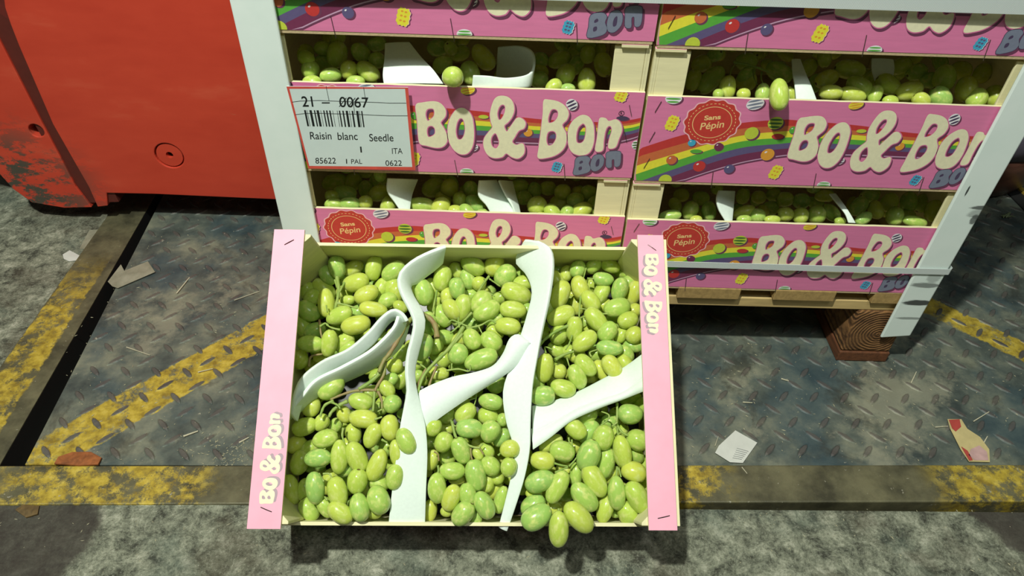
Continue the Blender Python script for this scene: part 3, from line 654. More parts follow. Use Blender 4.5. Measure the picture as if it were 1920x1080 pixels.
bunch('green grape bunch with branching stem at the back middle of the open crate', B2, place_open, 'grape bunches in the open crate',
 [([(917,518),(905,535),(895,550),(885,562)], 1.7, GS), ([(908,525),(918,520)], 1.3, GS), ([(918,523),(925,528),(938,537)], 1.2, GS), ([(897,547),(912,546),(928,556)], 1.1, GS),
  ([(820,545),(815,570),(812,585)], 1.5, GS), ([(878,612),(862,605),(848,600),(842,606)], 1.4, GS), ([(862,614),(860,602),(860,595)], 1.4, GS), ([(885,586),(868,604),(845,625)], 1.7, GS),
  ([(875,615),(900,610),(920,600),(930,606)], 1.5, GS), ([(898,612),(903,622),(907,630)], 1.0, GS), ([(870,612),(845,650),(815,680),(795,705),(785,735)], 2.7, GS, 9), ([(868,625),(835,662),(806,690)], 1.9, GS, 9),
  ([(800,745),(808,715),(820,685)], 1.8, GB), ([(780,740),(790,710),(800,690)], 2.2, GB), ([(783,680),(795,686),(805,695)], 1.4, GS), ([(848,680),(847,692)], 1.0, GS), ([(838,694),(860,691),(880,695),(882,684)], 1.4, GS)], 46, fill_open)
bunch('green grape bunch at the back right of the open crate, above the double foam sheet', B3, place_open, 'grape bunches in the open crate',
 [([(1098,503),(1095,515),(1093,522)], 1.1, GS), ([(1100,522),(1112,523)], 1.3, GS), ([(1088,556),(1086,575),(1085,595)], 1.6, GS), ([(1085,578),(1100,580)], 1.1, GS), ([(1086,596),(1098,592)], 1.2, GS),
  ([(1065,610),(1040,622),(1020,637),(1012,648)], 2.2, GS), ([(1072,628),(1066,645),(1060,655)], 1.2, GS), ([(1040,674),(1055,665),(1075,658)], 2.4, GS), ([(1023,662),(1022,650),(1036,655)], 1.3, GS),
  ([(1108,668),(1105,660),(1118,655)], 1.2, GS), ([(1125,588),(1138,588)], 1.5, GS), ([(1062,670),(1068,690)], 1.1, GS)], 46, fill_open)
bunch('green grape bunch with long brown stem at the front left of the open crate', B4, place_open, 'grape bunches in the open crate',
 [([(822,632),(818,608),(803,592),(785,590),(766,606),(752,632),(735,660),(724,674),(715,695)], 3.6, GB, 16), ([(722,678),(712,700),(695,716),(675,728)], 3.4, GS, 8), ([(724,676),(722,700),(708,725),(706,732)], 2.4, GB, 8),
  ([(708,731),(690,730),(665,732),(640,740),(622,748)], 2.2, GB), ([(704,732),(703,750),(701,770)], 2.0, GS), ([(710,732),(717,748),(718,765)], 1.9, GB), ([(718,766),(710,770)], 1.3, GS),
  ([(628,750),(612,758),(605,772),(603,780)], 2.0, GS), ([(622,752),(635,758),(640,765)], 1.6, GS), ([(652,752),(636,760),(622,772),(617,782)], 2.6, GS, 0), ([(704,785),(718,780)], 1.6, GS), ([(646,800),(644,815),(648,828)], 1.6, GS),
  ([(590,844),(582,848),(576,852)], 1.4, GS), ([(600,885),(606,895),(610,900)], 1.6, GS), ([(608,886),(620,886),(625,896)], 1.3, GS), ([(717,822),(728,828)], 1.6, GS), ([(616,935),(611,928)], 1.4, GS)], 46, fill_open)
bunch('green grape bunch at the front middle of the open crate, between two foam dividers', B5, place_open, 'grape bunches in the open crate',
 [([(848,788),(851,802),(856,818),(866,822),(878,832),(888,836),(900,838)], 1.9, GS), ([(846,786),(852,796),(862,797)], 1.3, GS), ([(898,838),(906,830)], 1.0, GS), ([(900,838),(907,850)], 1.2, GB), ([(883,838),(884,852),(886,860)], 1.3, GB),
  ([(822,870),(823,882),(820,888)], 1.4, GS), ([(815,845),(822,850),(824,862)], 1.0, GB), ([(934,852),(940,846)], 1.4, GS), ([(893,738),(892,750),(889,760)], 1.0, GS, 0), ([(880,750),(894,746)], 1.0, GS, 0)], 46, fill_open)
bunch('green grape bunch overflowing the front right edge of the open crate', B6, place_open, 'grape bunches in the open crate',
 [([(1157,755),(1157,780),(1155,798)], 1.7, GS, 0), ([(1156,790),(1146,798)], 1.6, GS), ([(1156,796),(1164,808),(1176,815)], 1.9, GS), ([(1155,800),(1158,814)], 1.4, GS), ([(1125,796),(1138,786),(1140,776),(1126,770)], 1.3, GS),
  ([(1038,866),(1052,870),(1064,872)], 1.4, GS), ([(1040,884),(1052,878),(1064,874)], 1.5, GS), ([(1066,872),(1074,864),(1080,856)], 1.3, GS), ([(1156,872),(1154,892)], 1.5, GS), ([(1158,874),(1163,892)], 1.4, GS),
  ([(1066,820),(1068,835)], 1.2, GS, 0), ([(1072,824),(1073,836)], 1.2, GS, 0), ([(1047,950),(1047,962)], 1.6, GS), ([(1060,940),(1066,948)], 1.4, GS), ([(1174,905),(1178,912)], 1.2, GB)], 46, fill_open)

# grapes seen through the gaps of the stacked crates
def gap_lines(row, side):
    if (row, side) == ('mid', 'left'): return lambda x: 152+.034*(x-538), lambda x: 70+.033*(x-525)
    if (row, side) == ('mid', 'right'): return lambda x: 179+.033*(x-1213), lambda x: 97+.036*(x-1230)
    if (row, side) == ('low', 'left'): return lambda x: 388+.039*(x-590), lambda x: 330+.031*(x-577)
    return lambda x: 413+.0226*(x-1179), lambda x: 352+.028*(x-1187)
def gap_place(row, side):
    lo, hi = gap_lines(row, side); zoff = {'mid': ROWP, 'low': 0}[row]+PZ+(DZ if side == 'right' else 0)
    def f(x, y, lv):
        t = (lo(x)-y)/(lo(x)-hi(x)); Y = 22+max(0, t)*72+{0: 0, 1: 20}.get(lv, 0)
        if lv == -9: Y = -13
        p = at_y(x, y, Y)
        for _ in range(6):
            if p.z > zoff+ROWP-16 and lv != -9: Y += 10; p = at_y(x, y, Y)
        return p
    return f
def gap_fill(row, side, xa, xb):
    z0 = {'mid': ROWP, 'low': 0}[row]+PZ+(DZ if side == 'right' else 0)
    def f(rr, data):
        q = rr.choice(data)[0]; lo, hi = (LX+52, -50) if side == 'left' else (RX+52, RX+CW-52)
        return Vector((min(hi, max(lo, q.x+rr.uniform(-25, 25))), min(300, q.y+rr.uniform(25, 110)), min(z0+165, q.z+rr.uniform(-40, 30))))
    return f
GAP = [
 ('mid', 'left', 'dark green grapes in the gap of the middle left crate, beside the left corner post', [(573,102,36,30,80,1),(582,131,34,32,80),(605,91,30,26,0),(632,103,48,36,80),(620,142,38,28,10),(654,132,34,32,80),(676,99,38,32,-45),(690,135,48,34,-40),(706,82,34,26,10),(707,113,30,28,0),(667,154,34,24,0),(607,118,34,28,0,1),(585,155,34,26,0)]),
 ('mid', 'left', 'green grapes between the two white foam pieces of the middle left crate', [(830,121,36,30,20),(849,145,38,37,0,-9),(882,138,44,34,-70),(907,107,52,34,-50),(822,90,40,30,0,1),(862,100,36,28,20,1)]),
 ('mid', 'left', 'green grapes beside the right corner post in the gap of the middle left crate', [(1061,140,40,34,60),(1038,163,32,26,40),(1065,167,26,20,0),(1100,152,46,33,90),(1102,102,32,28,85),(1132,121,44,34,-75),(1009,148,36,30,0,1),(1049,113,44,30,20,1),(1011,113,34,28,0,1),(1080,122,36,28,60,1)]),
 ('mid', 'right', 'green grapes with one berry hanging over the middle right panel', [(1365,164,42,30,85),(1333,150,60,36,45,1),(1394,177,24,22,0),(1430,175,36,26,85),(1461,177,56,36,-88,-9),(1484,177,30,20,-60),(1461,136,50,34,-30,1),(1399,152,36,36,0,1),(1347,177,20,20,0),(1300,150,40,30,70,1),(1315,120,36,30,20,1),(1400,115,40,30,10,1)]),
 ('mid', 'right', 'green grapes just right of the slanting foam in the middle right crate', [(1517,127,34,28,60,1),(1546,111,30,26,90),(1550,148,44,30,25),(1594,130,56,34,-5),(1612,163,50,34,-35),(1558,174,42,28,-5),(1598,178,48,30,-15),(1527,157,36,28,60,1),(1642,178,36,24,70),(1640,145,34,28,30,1)]),
 ('mid', 'right', 'green grapes at the right end of the middle right crate, beside the white post', [(1665,159,46,34,-30),(1704,171,52,34,20),(1669,190,28,22,0),(1727,188,32,28,-30),(1763,184,44,36,-50),(1771,146,46,38,85),(1812,167,46,36,80),(1831,186,40,34,60),(1869,182,44,38,-60),(1719,136,38,30,20,1),(1687,125,44,30,20,1),(1802,132,36,32,0,1),(1842,138,36,30,60,1),(1745,150,36,30,0,1)]),
 ('low', 'left', 'green grapes at the left end of the bottom left crate, below the barcode label', [(627,341,46,30,15,1),(662,341,34,30,60,1),(647,362,42,28,-10),(623,367,26,24,0),(685,354,30,26,80,1),(709,338,30,24,0,1),(711,362,38,30,20),(626,384,34,22,0),(656,383,38,26,0),(685,380,26,26,0),(728,386,36,28,70)]),
 ('low', 'left', 'green grapes in the middle of the bottom left crate, between two foam sheets', [(790,384,46,30,-5),(827,389,38,34,60),(812,352,42,34,30,1),(843,352,32,32,80),(832,372,30,28,0,1),(861,375,28,26,80),(854,395,26,22,0),(883,357,34,28,-80),(891,383,40,30,-40),(865,372,30,28,0,1),(877,398,36,24,-40),(905,401,24,18,0)]),
 ('low', 'left', 'green grapes at the right end of the bottom left crate, beside its pale corner post', [(1002,357,30,26,85,1),(1055,361,30,30,0),(1007,386,34,36,40),(1035,398,32,28,-50),(1079,375,32,30,0),(1104,364,32,30,30),(1063,399,28,24,60),(1090,397,42,30,30),(1116,386,36,34,70),(982,372,30,26,0,1),(974,350,34,28,0,1),(1050,381,36,30,0,1),(1027,353,30,26,0,1),(1015,406,22,18,0)]),
 ('low', 'right', 'green grapes at the left end of the bottom right crate, left of its curved foam', [(1256,405,40,22,8),(1294,395,36,28,60),(1330,396,36,26,-85),(1305,412,22,16,0),(1277,366,28,24,0,1),(1314,372,30,26,0,1)]),
 ('low', 'right', 'green grapes in the middle of the bottom right crate, between its two foams', [(1392,368,28,24,80,1),(1422,371,26,24,0,1),(1450,366,26,22,0,1),(1472,374,30,28,0),(1502,377,30,28,0),(1395,398,40,24,20),(1420,405,28,28,0),(1445,390,28,26,0,1),(1472,402,30,28,0),(1501,405,30,28,80),(1531,402,34,32,80),(1395,412,26,18,0),(1448,412,30,18,0),(1546,368,34,22,0),(1558,399,38,26,-40),(1575,415,20,16,0)]),
 ('low', 'right', 'green grapes at the right end of the bottom right crate, near the white post', [(1610,387,40,28,45),(1631,368,34,22,0),(1643,393,34,26,-70),(1669,380,36,30,70),(1678,405,34,30,80),(1705,378,36,30,80),(1619,409,34,22,30),(1715,416,44,22,-10),(1753,396,40,34,80),(1728,381,34,28,60,1),(1700,405,30,26,0,1)]),
]
HANG = [([(1370,122),(1400,128),(1430,138),(1450,148),(1458,152)], 1.6, GS, 12), ([(1365,148),(1368,135),(1375,124)], 1.1, GS, 6), ([(1425,138),(1424,150),(1428,160)], 1.1, GS, 6), ([(1410,132),(1412,148),(1418,160)], 1.0, GS, 4)]
for row, side, lab, gs in GAP:
    bunch(lab, gs, gap_place(row, side), 'grapes seen through the crate gaps', HANG if 'hanging' in lab else (), 14, gap_fill(row, side, 0, 0))

# ------------------------------------------------------------------ foam sheets
def ribbon(label, A, B, fa, fb, bulge=3.0, thick=3.2, name='foam_sheet', group=None, n=40, parent=None):
    """sheet between two traced edges; fa/fb give 3D points"""
    PA = resample(catmull([fa(*p) for p in A], 6), n); PB = resample(catmull([fb(*p) for p in B], 6), n); m = 7
    v = []; f = []
    for i in range(n):
        for j in range(m):
            t = j/(m-1); v.append(PA[i].lerp(PB[i], t)-FW*(bulge*math.sin(math.pi*t)))
    for i in range(n-1):
        for j in range(m-1): a = i*m+j; f.append((a, a+1, a+m+1, a+m))
    c = sum(v, Vector())/len(v); c.z = min(p.z for p in v)
    o = mesh_obj(name, v, f, M_white, parent, c if parent is None else (0, 0, 0), True)
    sd = o.modifiers.new('thickness', 'SOLIDIFY'); sd.thickness = thick*S; sd.offset = 0; sd.use_rim = True
    bv = o.modifiers.new('round', 'BEVEL'); bv.width = 0.9*S; bv.segments = 2; bv.limit_method = 'ANGLE'; bv.angle_limit = 1.0
    if parent is None: tag(o, label, 'foam', group)
    return o
so = lambda off: (lambda x, y, o=0: on_surf(x, y, off+o))
ww = lambda w0: (lambda x, y, w=None: on_w(x, y, w if w is not None else w0))
GF = 'white foam sheets in the open crate'
# left divider, twisting from an upright sheet at the back to a flat tongue at the front
ribbon('tall twisting white foam divider, left of the middle in the open crate',
  [(836,461,-48),(806,472,-46),(776,487,-44),(752,508,-42),(746,530,-40),(754,556,-36),(768,582,-32),(776,604,-30),(772,632,-28),(764,662,-28),(761,696,-28),(763,730,-30),(757,764,-32),(750,800,-34),(744,850,-38),(736,915,-46),(729,982,-56)],
  [(829,492,-82),(815,505,-82),(795,520,-80),(779,532,-76),(768,538,-66),(776,560,-52),(789,580,-44),(796,604,-42),(791,632,-42),(783,662,-42),(776,696,-42),(779,730,-42),(788,764,-42),(797,800,-42),(801,850,-44),(799,915,-48),(797,980,-57)],
  ww(-30), ww(-50), 1.5, 5.0, group=GF)
ribbon('long S-shaped white foam divider, right of the middle in the open crate',
  [(1010,452,-50),(1030,462,-44),(1037,480,-38),(1037,510,-32),(1030,560,-28),(1019,612,-27),(1009,665,-28),(999,725,-30),(995,790,-32),(994,840,-34),(985,890,-40),(968,945,-48),(950,995,-58)],
  [(984,450,-56),(975,468,-72),(968,492,-82),(988,515,-70),(999,548,-52),(990,590,-46),(974,640,-42),(957,690,-42),(944,735,-42),(950,790,-42),(966,845,-42),(958,900,-46),(936,988,-58)],
  ww(-30), ww(-50), 1.5, 5.0, group=GF)
rt = ribbon('white foam sheet folded into a loop at the left wall of the open crate',
  [(545,775,-36),(552,738,-34),(566,707,-32),(604,677,-30),(652,655,-29),(690,623,-29),(715,595,-30),(738,580,-31),(755,588,-32),(764,602,-34)],
  [(556,790,-52),(568,752,-50),(590,722,-48),(622,694,-46),(664,672,-44),(700,644,-44),(718,618,-46),(732,602,-50),(742,598,-54),(752,606,-58)],
  ww(-30), ww(-60), 1.0, 4.5, group=GF)
ribbon('smooth front face of the looped white foam sheet, sloping down at its front',
  [(550,762,-38),(566,742,-36),(592,712,-34),(640,688,-33),(690,660,-32),(722,632,-32),(740,610,-31),(746,592,-31)],
  [(543,785,-66),(574,762,-66),(604,736,-66),(645,716,-68),(690,695,-70),(728,672,-72),(754,644,-72),(766,608,-66)],
  ww(-30), ww(-60), 3.0, 4.5, group=GF)
ribbon('white foam wrap slanting up to the right, under the back middle bunch',
  [(786,735,-50),(812,722,-46),(850,708,-42),(890,700,-39),(925,688,-37),(945,664,-36),(957,636,-36),(972,629,-36),(986,641,-37)],
  [(792,808,-50),(822,784,-46),(864,754,-43),(905,727,-41),(938,706,-39),(962,688,-37),(978,672,-37),(988,658,-37),(1000,642,-38)],
  ww(-40), ww(-40), 7.0, 4.5, group=GF)
ribbon('upper layer of the double white foam at the right side of the open crate',
  [(998,762,-62),(1040,752,-62),(1085,735,-62),(1130,712,-62),(1170,690,-62),(1206,664,-62)],
  [(998,812,-50),(1040,790,-48),(1085,765,-46),(1130,748,-44),(1170,735,-44),(1206,708,-44)],
  ww(-50), ww(-44), 4.0, 3.6, group=GF)
ribbon('lower layer of the double white foam at the right side of the open crate',
  [(997,806,-54),(1040,786,-52),(1085,762,-50),(1130,745,-48),(1170,732,-48),(1206,704,-48)],
  [(999,842,-46),(1030,820,-45),(1070,788,-44),(1120,765,-43),(1165,748,-42),(1207,732,-42)],
  ww(-44), ww(-44), 5.0, 3.8, group=GF)
# foam seen in the stack gaps (x, y, depth behind the stack front)
yy = lambda x, y, Y=20: at_y(x, y, Y)
GG = 'white foam pieces in the crate gaps'
ribbon('bent white foam flap at the left of the middle left crate gap', [(722,82,60),(721,110,38),(718,140,18),(720,158,8)], [(768,80,60),(790,108,38),(814,133,18),(832,158,8)], yy, yy, 1.5, group=GG)
ribbon('curled white foam sheet in the middle of the middle left crate gap', [(934,88,70),(975,86,55),(999,98,42),(1001,125,30),(988,140,22),(950,146,14),(915,142,9),(887,141,6)], [(930,150,75),(970,150,60),(992,154,40),(994,162,26),(984,164,16),(950,165,9),(915,164,5),(885,163,4)], yy, yy, 0.5, group=GG)
ribbon('slanting grey white foam strip in the middle right crate gap', [(1484,112,62),(1486,140,40),(1490,165,25),(1492,187,14)], [(1500,112,62),(1511,140,40),(1522,165,25),(1531,189,14)], yy, yy, 1.0, group=GG)
ribbon('shaded white foam scrap at the back of the middle right crate gap', [(1634,110,80),(1634,130,70),(1640,152,60)], [(1674,112,80),(1676,130,70),(1672,150,60)], yy, yy, 2.0, group=GG)
ribbon('creased white foam sheet on the left of the bottom left crate gap', [(727,334,24),(726,358,18),(740,380,14),(752,398,8)], [(783,336,60),(774,360,45),(770,380,26),(768,400,10)], yy, yy, 1.0, group=GG)
ribbon('wide white foam sheet in the middle of the bottom left crate gap', [(899,338,26),(897,366,18),(912,386,13),(924,408,8)], [(930,338,60),(945,362,45),(958,385,28),(974,408,10)], yy, yy, 1.0, group=GG)
ribbon('thin white foam edge right of the wide sheet in the bottom left crate gap', [(935,338,40),(946,362,28),(960,386,18),(966,408,10)], [(960,340,70),(966,364,50),(972,386,30),(977,408,14)], yy, yy, 1.0, group=GG)
ribbon('curved white foam sheet on the left of the bottom right crate gap', [(1348,357,30),(1343,374,22),(1348,395,14),(1360,416,8)], [(1377,358,50),(1376,374,40),(1374,395,24),(1372,417,9)], yy, yy, 1.5, group=GG)
ribbon('narrow white foam strip leaning right in the bottom right crate gap', [(1554,364,46),(1570,384,30),(1584,402,18),(1590,418,10)], [(1566,363,46),(1582,384,30),(1594,402,18),(1604,419,10)], yy, yy, 0.5, group=GG)

# ------------------------------------------------------------------ corner posts, straps, label
def post(label, outer, inner, bot, sx):
    """L-shaped card corner: outer/inner = px points (x at two heights) on the stack front"""
    root = empty('corner_post', (outer[0][0], -3, bot), label, 'corner protector', 'white card corner posts of the pallet')
    o0, o1 = outer; i0, i1 = inner
    def xat(a, b, z): return a[0]+(b[0]-a[0])*(z-a[1])/(b[1]-a[1])
    b = MB(); zt = 720
    lo = [(xat(o0, o1, bot+(6 if sx < 0 else 6)), -7, bot+6), (xat(i0, i1, bot), -7, bot), (xat(i0, i1, bot), -2.2, bot), (xat(o0, o1, bot+6), -2.2, bot+6)]
    hi = [(xat(o0, o1, zt), -7, zt), (xat(i0, i1, zt), -7, zt), (xat(i0, i1, zt), -2.2, zt), (xat(o0, o1, zt), -2.2, zt)]
    if sx > 0: lo = [lo[1], lo[0], lo[3], lo[2]]; hi = [hi[1], hi[0], hi[3], hi[2]]
    b.hexa(lo, hi); b.build('front_leg', M_post, root, (outer[0][0], -3, bot), bevel=2.2)
    b = MB(); xa, xb = xat(o0, o1, bot+6), xat(o0, o1, zt); w = 4.6*sx*-1
    lo = [(xa, -4, bot+6), (xa+w, -4, bot+6), (xa+w, 60, bot+6), (xa, 60, bot+6)]; hi = [(xb, -4, zt), (xb+w, -4, zt), (xb+w, 60, zt), (xb, 60, zt)]
    if sx > 0: lo = [lo[1], lo[0], lo[3], lo[2]]; hi = [hi[1], hi[0], hi[3], hi[2]]
    b.hexa(lo, hi); b.build('side_leg', M_post, root, (outer[0][0], -3, bot), bevel=1.0)
    return root
def post_mat():
    t = NT('scuffed_white_card'); co = t.coord('Object'); n = t.noise(12, 4); c = t.ramp(n, [(0.3, srgb(226, 240, 234)), (0.7, srgb(236, 247, 242))])
    W_ = t.coord('Object')
    geo = t.n('ShaderNodeNewGeometry').outputs['Position']
    def scuff(px, py, rx, rz, amt, c):
        P = at_y(px, py, -7)*S; v = t.n('ShaderNodeVectorMath', {0: geo, 1: P}, operation='SUBTRACT').outputs[0]
        v = t.n('ShaderNodeVectorMath', {0: v, 1: (1/rx, 0, 1/rz)}, operation='MULTIPLY').outputs[0]
        d = t.n('ShaderNodeVectorMath', {0: v}, operation='LENGTH').outputs['Value']
        st = t.noise(3, 6, 0.8, t.n('ShaderNodeMapping', {'Vector': geo, 'Scale': (12, 12, 130)}).outputs[0])
        m = t.math('MULTIPLY', t.sm(t.math('ADD', d, t.math('MULTIPLY', st, 1.1)), 1.55, 1.2), amt)
        return t.mix(m, c, srgb(52, 56, 56))
    for s in ((1846, 390, 0.022, 0.004, 0.85), (1826, 412, 0.006, 0.010, 0.8), (1814, 358, 0.0016, 0.010, 0.95), (1722, 568, 0.026, 0.007, 0.95), (1735, 535, 0.026, 0.006, 0.7), (1705, 597, 0.026, 0.003, 0.6), (1752, 520, 0.012, 0.014, 0.4), (1836, 402, 0.018, 0.009, 0.45)):
        c = scuff(*s, c)
    t.set(Base_Color=c, Roughness=0.45); return t.m
M_post = post_mat()
def yz(u, v, Y=-7): p = at_y(u, v, Y); return (p.x, p.z)
post('left white card corner post of the stack, in front of the red machine', ((-479, 60), (-479, 700)), ((-430, 60), (-430, 700)), 60, -1)
post('right white card corner post of the stack, with black scuff marks near its foot', ((476, 60), (479, 700)), ((431, 60), (431, 700)), yz(1655, 634)[1], 1)
def strap_mat():
    t = NT('woven_white_strap'); w = t.n('ShaderNodeTexWave', {'Vector': t.stretch((1, 1, 1)), 'Scale': 260, 'Distortion': 0.5}).outputs['Fac']
    t.set(Base_Color=t.ramp(w, [(0.2, srgb(196, 206, 204)), (0.8, srgb(232, 240, 238))]), Roughness=0.4); t.bump(w, 0.5, 0.0005); return t.m
M_strap = strap_mat()
def strap(label, top_l, top_r, wd, x0, x1, ysh=-8.6):
    a, c = at_y(*top_l, ysh), at_y(*top_r, ysh)
    z = lambda x: a.z+(c.z-a.z)*(x-a.x)/(c.x-a.x)
    b = MB()
    path = [(x0-1.5, 90), (x0-1.5, ysh+3), (x0+1.5, ysh), (-120, ysh+1.6), (120, ysh+1.6), (x1-58, ysh), (x1-1.5, ysh), (x1+1.5, ysh+3), (x1+1.5, 90)]
    v = []
    for (x, y) in path: v += [(x, y, z(x)), (x, y, z(x)-wd)]
    f = [(2*i, 2*i+1, 2*i+3, 2*i+2) for i in range(len(path)-1)]
    o = mesh_obj('packing_strap', v, f, M_strap, None, (0, -8, z(0)-wd)); m = o.modifiers.new('thickness', 'SOLIDIFY'); m.thickness = 0.7*S; m.offset = 1
    tag(o, label, 'strap', 'packing straps around the stack')
strap('narrow woven white strap around the bottom row of crates', (1255, 491), (1765, 504), 10.5, LX-8, 480)
strap('wide white strap across the top row of crates', (1240, -28), (1920, -8), 20, LX-8, 481)

# barcode label hung on the middle left crate
LY = -7.6
card = empty('barcode_label', at_y(660, 318, LY), 'white barcode label with red border and black lettering, reading Raisin blanc', 'label')
cor = at_y(660, 318, LY)
def quad_plate(name, px, y0, y1, mat, bev=0):
    P = [at_y(u, v, y0) for u, v in px]; Q = [p+Vector((0, y1-y0, 0)) for p in P]
    b = MB(); b.hexa(P, Q); o = b.build(name, mat, card, (0, 0, 0)); o.location = -cor*S; return o
quad_plate('card', [(578,316),(779,319),(765,164),(537,162)], LY, LY+0.9, M_label)
def printer(): return Print()
cl = Print(); cv = lambda u, v: (lambda p: Vector((p.x, p.z)))(at_y(u, v, LY))
def pxpoly(L, mat, lay): cl.poly([cv(*p) for p in L], mat, lay)
O = [(537,162),(765,164),(779,319),(578,316)]; N_ = [(542.5,166.5),(759.5,166.5),(773,313),(580,311)]
for i in range(4): pxpoly([O[i], O[(i+1)%4], N_[(i+1)%4], N_[i]], M_red_print, 1)
CK = lambda x, y: (530+x/6, 150+y/6)
def ln(a, c, w, lay=2.5):
    a, c = Vector(CK(*a)), Vector(CK(*c)); d = (c-a).normalized(); n = Vector((-d.y, d.x))*w/2; pxpoly([a-n, c-n, c+n, a+n], M_black, lay)
for P in ([(105,248),(200,236),(400,230),(560,236),(760,244),(900,246),(1060,252),(1200,260),(1390,260)], [(140,390),(250,376),(420,374),(600,380),(800,384),(1000,394),(1200,402),(1405,402)],
          [(488,68),(522,232)], [(910,80),(935,240)], [(795,245),(810,380)]):
    for a, c in zip(P, P[1:]): ln(a, c, 0.9)
ln((440,257), (530,257), 2.2, 2)
for k, (x, w) in enumerate([(240,20),(270,5),(300,26),(350,14),(380,26),(425,5),(455,14),(487,16),(522,16),(560,5),(610,5),(632,14),(670,16),(708,24),(748,5),(775,18),(825,26),(860,5),(882,14)]):
    y0 = 338+0.016*(x-240); s = 38-0.02*(x-240); cl.poly([cv(*CK(*q)) for q in ((x, y0), (x+w, y0), (x+w+s, y0+182), (x+s, y0+182))], M_black, 2)
def ct(s, x0, yb, x1, h, lean=0.12, bold=0.0, drop=0.0):
    o = CK(x0, yb); v, f = text2d(s, bold); cl.put(([cv(o[0]+(p.x*(x1-x0)-p.y*h*lean)/6, o[1]+(-p.y*h+p.x*drop)/6) for p in v], f), M_black, 2.2)
ct('21', 225, 300, 348, 118, 0.16, 0.012); ct('0067', 640, 305, 970, 118, 0.05, 0.008, 8)
for x in (672, 772): ln((x-35, 300), (x+45, 200), 1.4, 2.3)
ct('Raisin', 312, 668, 552, 84, 0.1, 0.004); ct('blanc', 622, 674, 846, 84, 0.1, 0.004); ct('Seedle', 978, 690, 1248, 84, 0.08, 0.004)
ct('1', 876, 815, 893, 66, 0.1); ct('ITA', 1232, 830, 1350, 64, 0.05); ct('85622', 370, 940, 600, 66, 0.05, 0.002); ct('1', 714, 940, 726, 52, 0.05); ct('PAL', 772, 942, 895, 52, 0.05); ct('0622', 1158, 965, 1342, 62, 0.05)
me = print_mesh('printed_text', cl, lambda v: (v[0], LY-0.06*v[2], v[1])); o = bpy.data.objects.new('printed_text', me); link(o, card); o.location = -cor*S

# ------------------------------------------------------------------ red machine body at the left
FY = 320.0
red = empty('machine_body', (-800, 400, 0), 'large scuffed red painted machine body behind the left corner post', 'machine')
def rb(name, front, depth, mat, bev=3):
    b = MB(); P = front; n = len(P); v = P+[Vector((p.x, p.y+depth, p.z)) for p in P]
    b.add(v, [tuple(range(n)), tuple(range(n, 2*n))[::-1]]+[(i, n+i, n+(i+1)%n, (i+1)%n) for i in range(n)]); o = b.build(name, mat, red, (-800, 400, 0), bevel=bev)
    o.location = (0, 0, 0); return o
f3 = lambda u, v, Y=FY: at_y(u, v, Y)
tl = f3(20, 0); tl2 = tl+(f3(20, 0)-f3(40, 60))*4.0
hole_c = f3(317, 292)
main_o = rb('main_panel', [f3(183,388),f3(202,386),f3(200,362),f3(290,364),f3(400,369),f3(515,374),Vector((-500,FY,f3(515,374).z-4)),Vector((-500,FY,760)),Vector((-1010,FY,760)),f3(4,-30),f3(9,14),f3(19,44),f3(35,85),f3(99,233),f3(167,352)], 120, M_red, 6)
side = [f3(172,389),f3(120,390),f3(60,380),f3(25,355),f3(-5,322),f3(-40,270),Vector((-1300,FY,300)),Vector((-1300,FY,420)),f3(-60,-40),f3(0,77),f3(80,233),f3(142,350)]
side_o = rb('side_panel', side, 120, M_red, 6)
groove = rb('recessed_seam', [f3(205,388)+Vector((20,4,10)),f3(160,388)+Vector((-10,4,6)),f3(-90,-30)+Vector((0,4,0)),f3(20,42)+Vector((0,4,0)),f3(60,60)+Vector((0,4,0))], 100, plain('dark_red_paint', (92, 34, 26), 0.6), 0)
def disc(name, c, r0, r1, y0, y1, mat, n=32):
    b = MB(); v = []
    for (r, y) in ((r0, y0), (r1, y0), (r1, y1), (r0, y1)):
        for k in range(n): a = 2*math.pi*k/n; v.append((c.x+r*math.cos(a), y, c.z+r*math.sin(a)))
    f = []
    for q in range(4):
        for k in range(n): f.append((q*n+k, q*n+(k+1)%n, ((q+1)%4)*n+(k+1)%n, ((q+1)%4)*n+k))
    b.add(v, f); o = b.build(name, mat, red, (-800, 400, 0)); o.location = (0, 0, 0); return o
def pit(name, c, r, y, mat, n=32):
    b = MB(); b.add([(c.x+r*math.cos(2*math.pi*k/n), y, c.z+r*math.sin(2*math.pi*k/n)) for k in range(n)], [tuple(range(n))]); o = b.build(name, mat, red, (-800, 400, 0)); o.location = (0, 0, 0); return o
def bore(host, c, r, depth):
    n = 32; b = MB(); v = []
    for y in (FY-20, FY+depth): v += [(c.x+r*math.cos(2*math.pi*k/n), y, c.z+r*math.sin(2*math.pi*k/n)) for k in range(n)]
    b.add(v, [tuple(range(n)), tuple(range(n, 2*n))[::-1]]+[(k, n+k, n+(k+1)%n, (k+1)%n) for k in range(n)])
    cut = b.build('cutter', M_red); m = host.modifiers.new('bore', 'BOOLEAN'); m.object = cut; m.operation = 'DIFFERENCE'; m.solver = 'EXACT'
    # apply so no helper stays in the scene
    host.location = Vector((0, 0, 0)); par = host.parent; host.parent = None
    for md in list(host.modifiers):
        if md.type == 'BEVEL': host.modifiers.remove(md)
    host.location = Vector((-800, 400, 0))*S
    bpy.context.view_layer.update(); dg = bpy.context.evaluated_depsgraph_get(); me = bpy.data.meshes.new_from_object(host.evaluated_get(dg))
    host.modifiers.clear(); host.data = me; host.parent = par; host.location = (0, 0, 0); bpy.data.objects.remove(cut)
    m = host.modifiers.new('bevel', 'BEVEL'); m.width = 1.5*S; m.segments = 2; m.limit_method = 'ANGLE'
rr_ = (f3(343, 292)-f3(290, 292)).length/2
bore(main_o, hole_c, rr_, 12); bore(side_o, f3(68, 245), 13, 60)
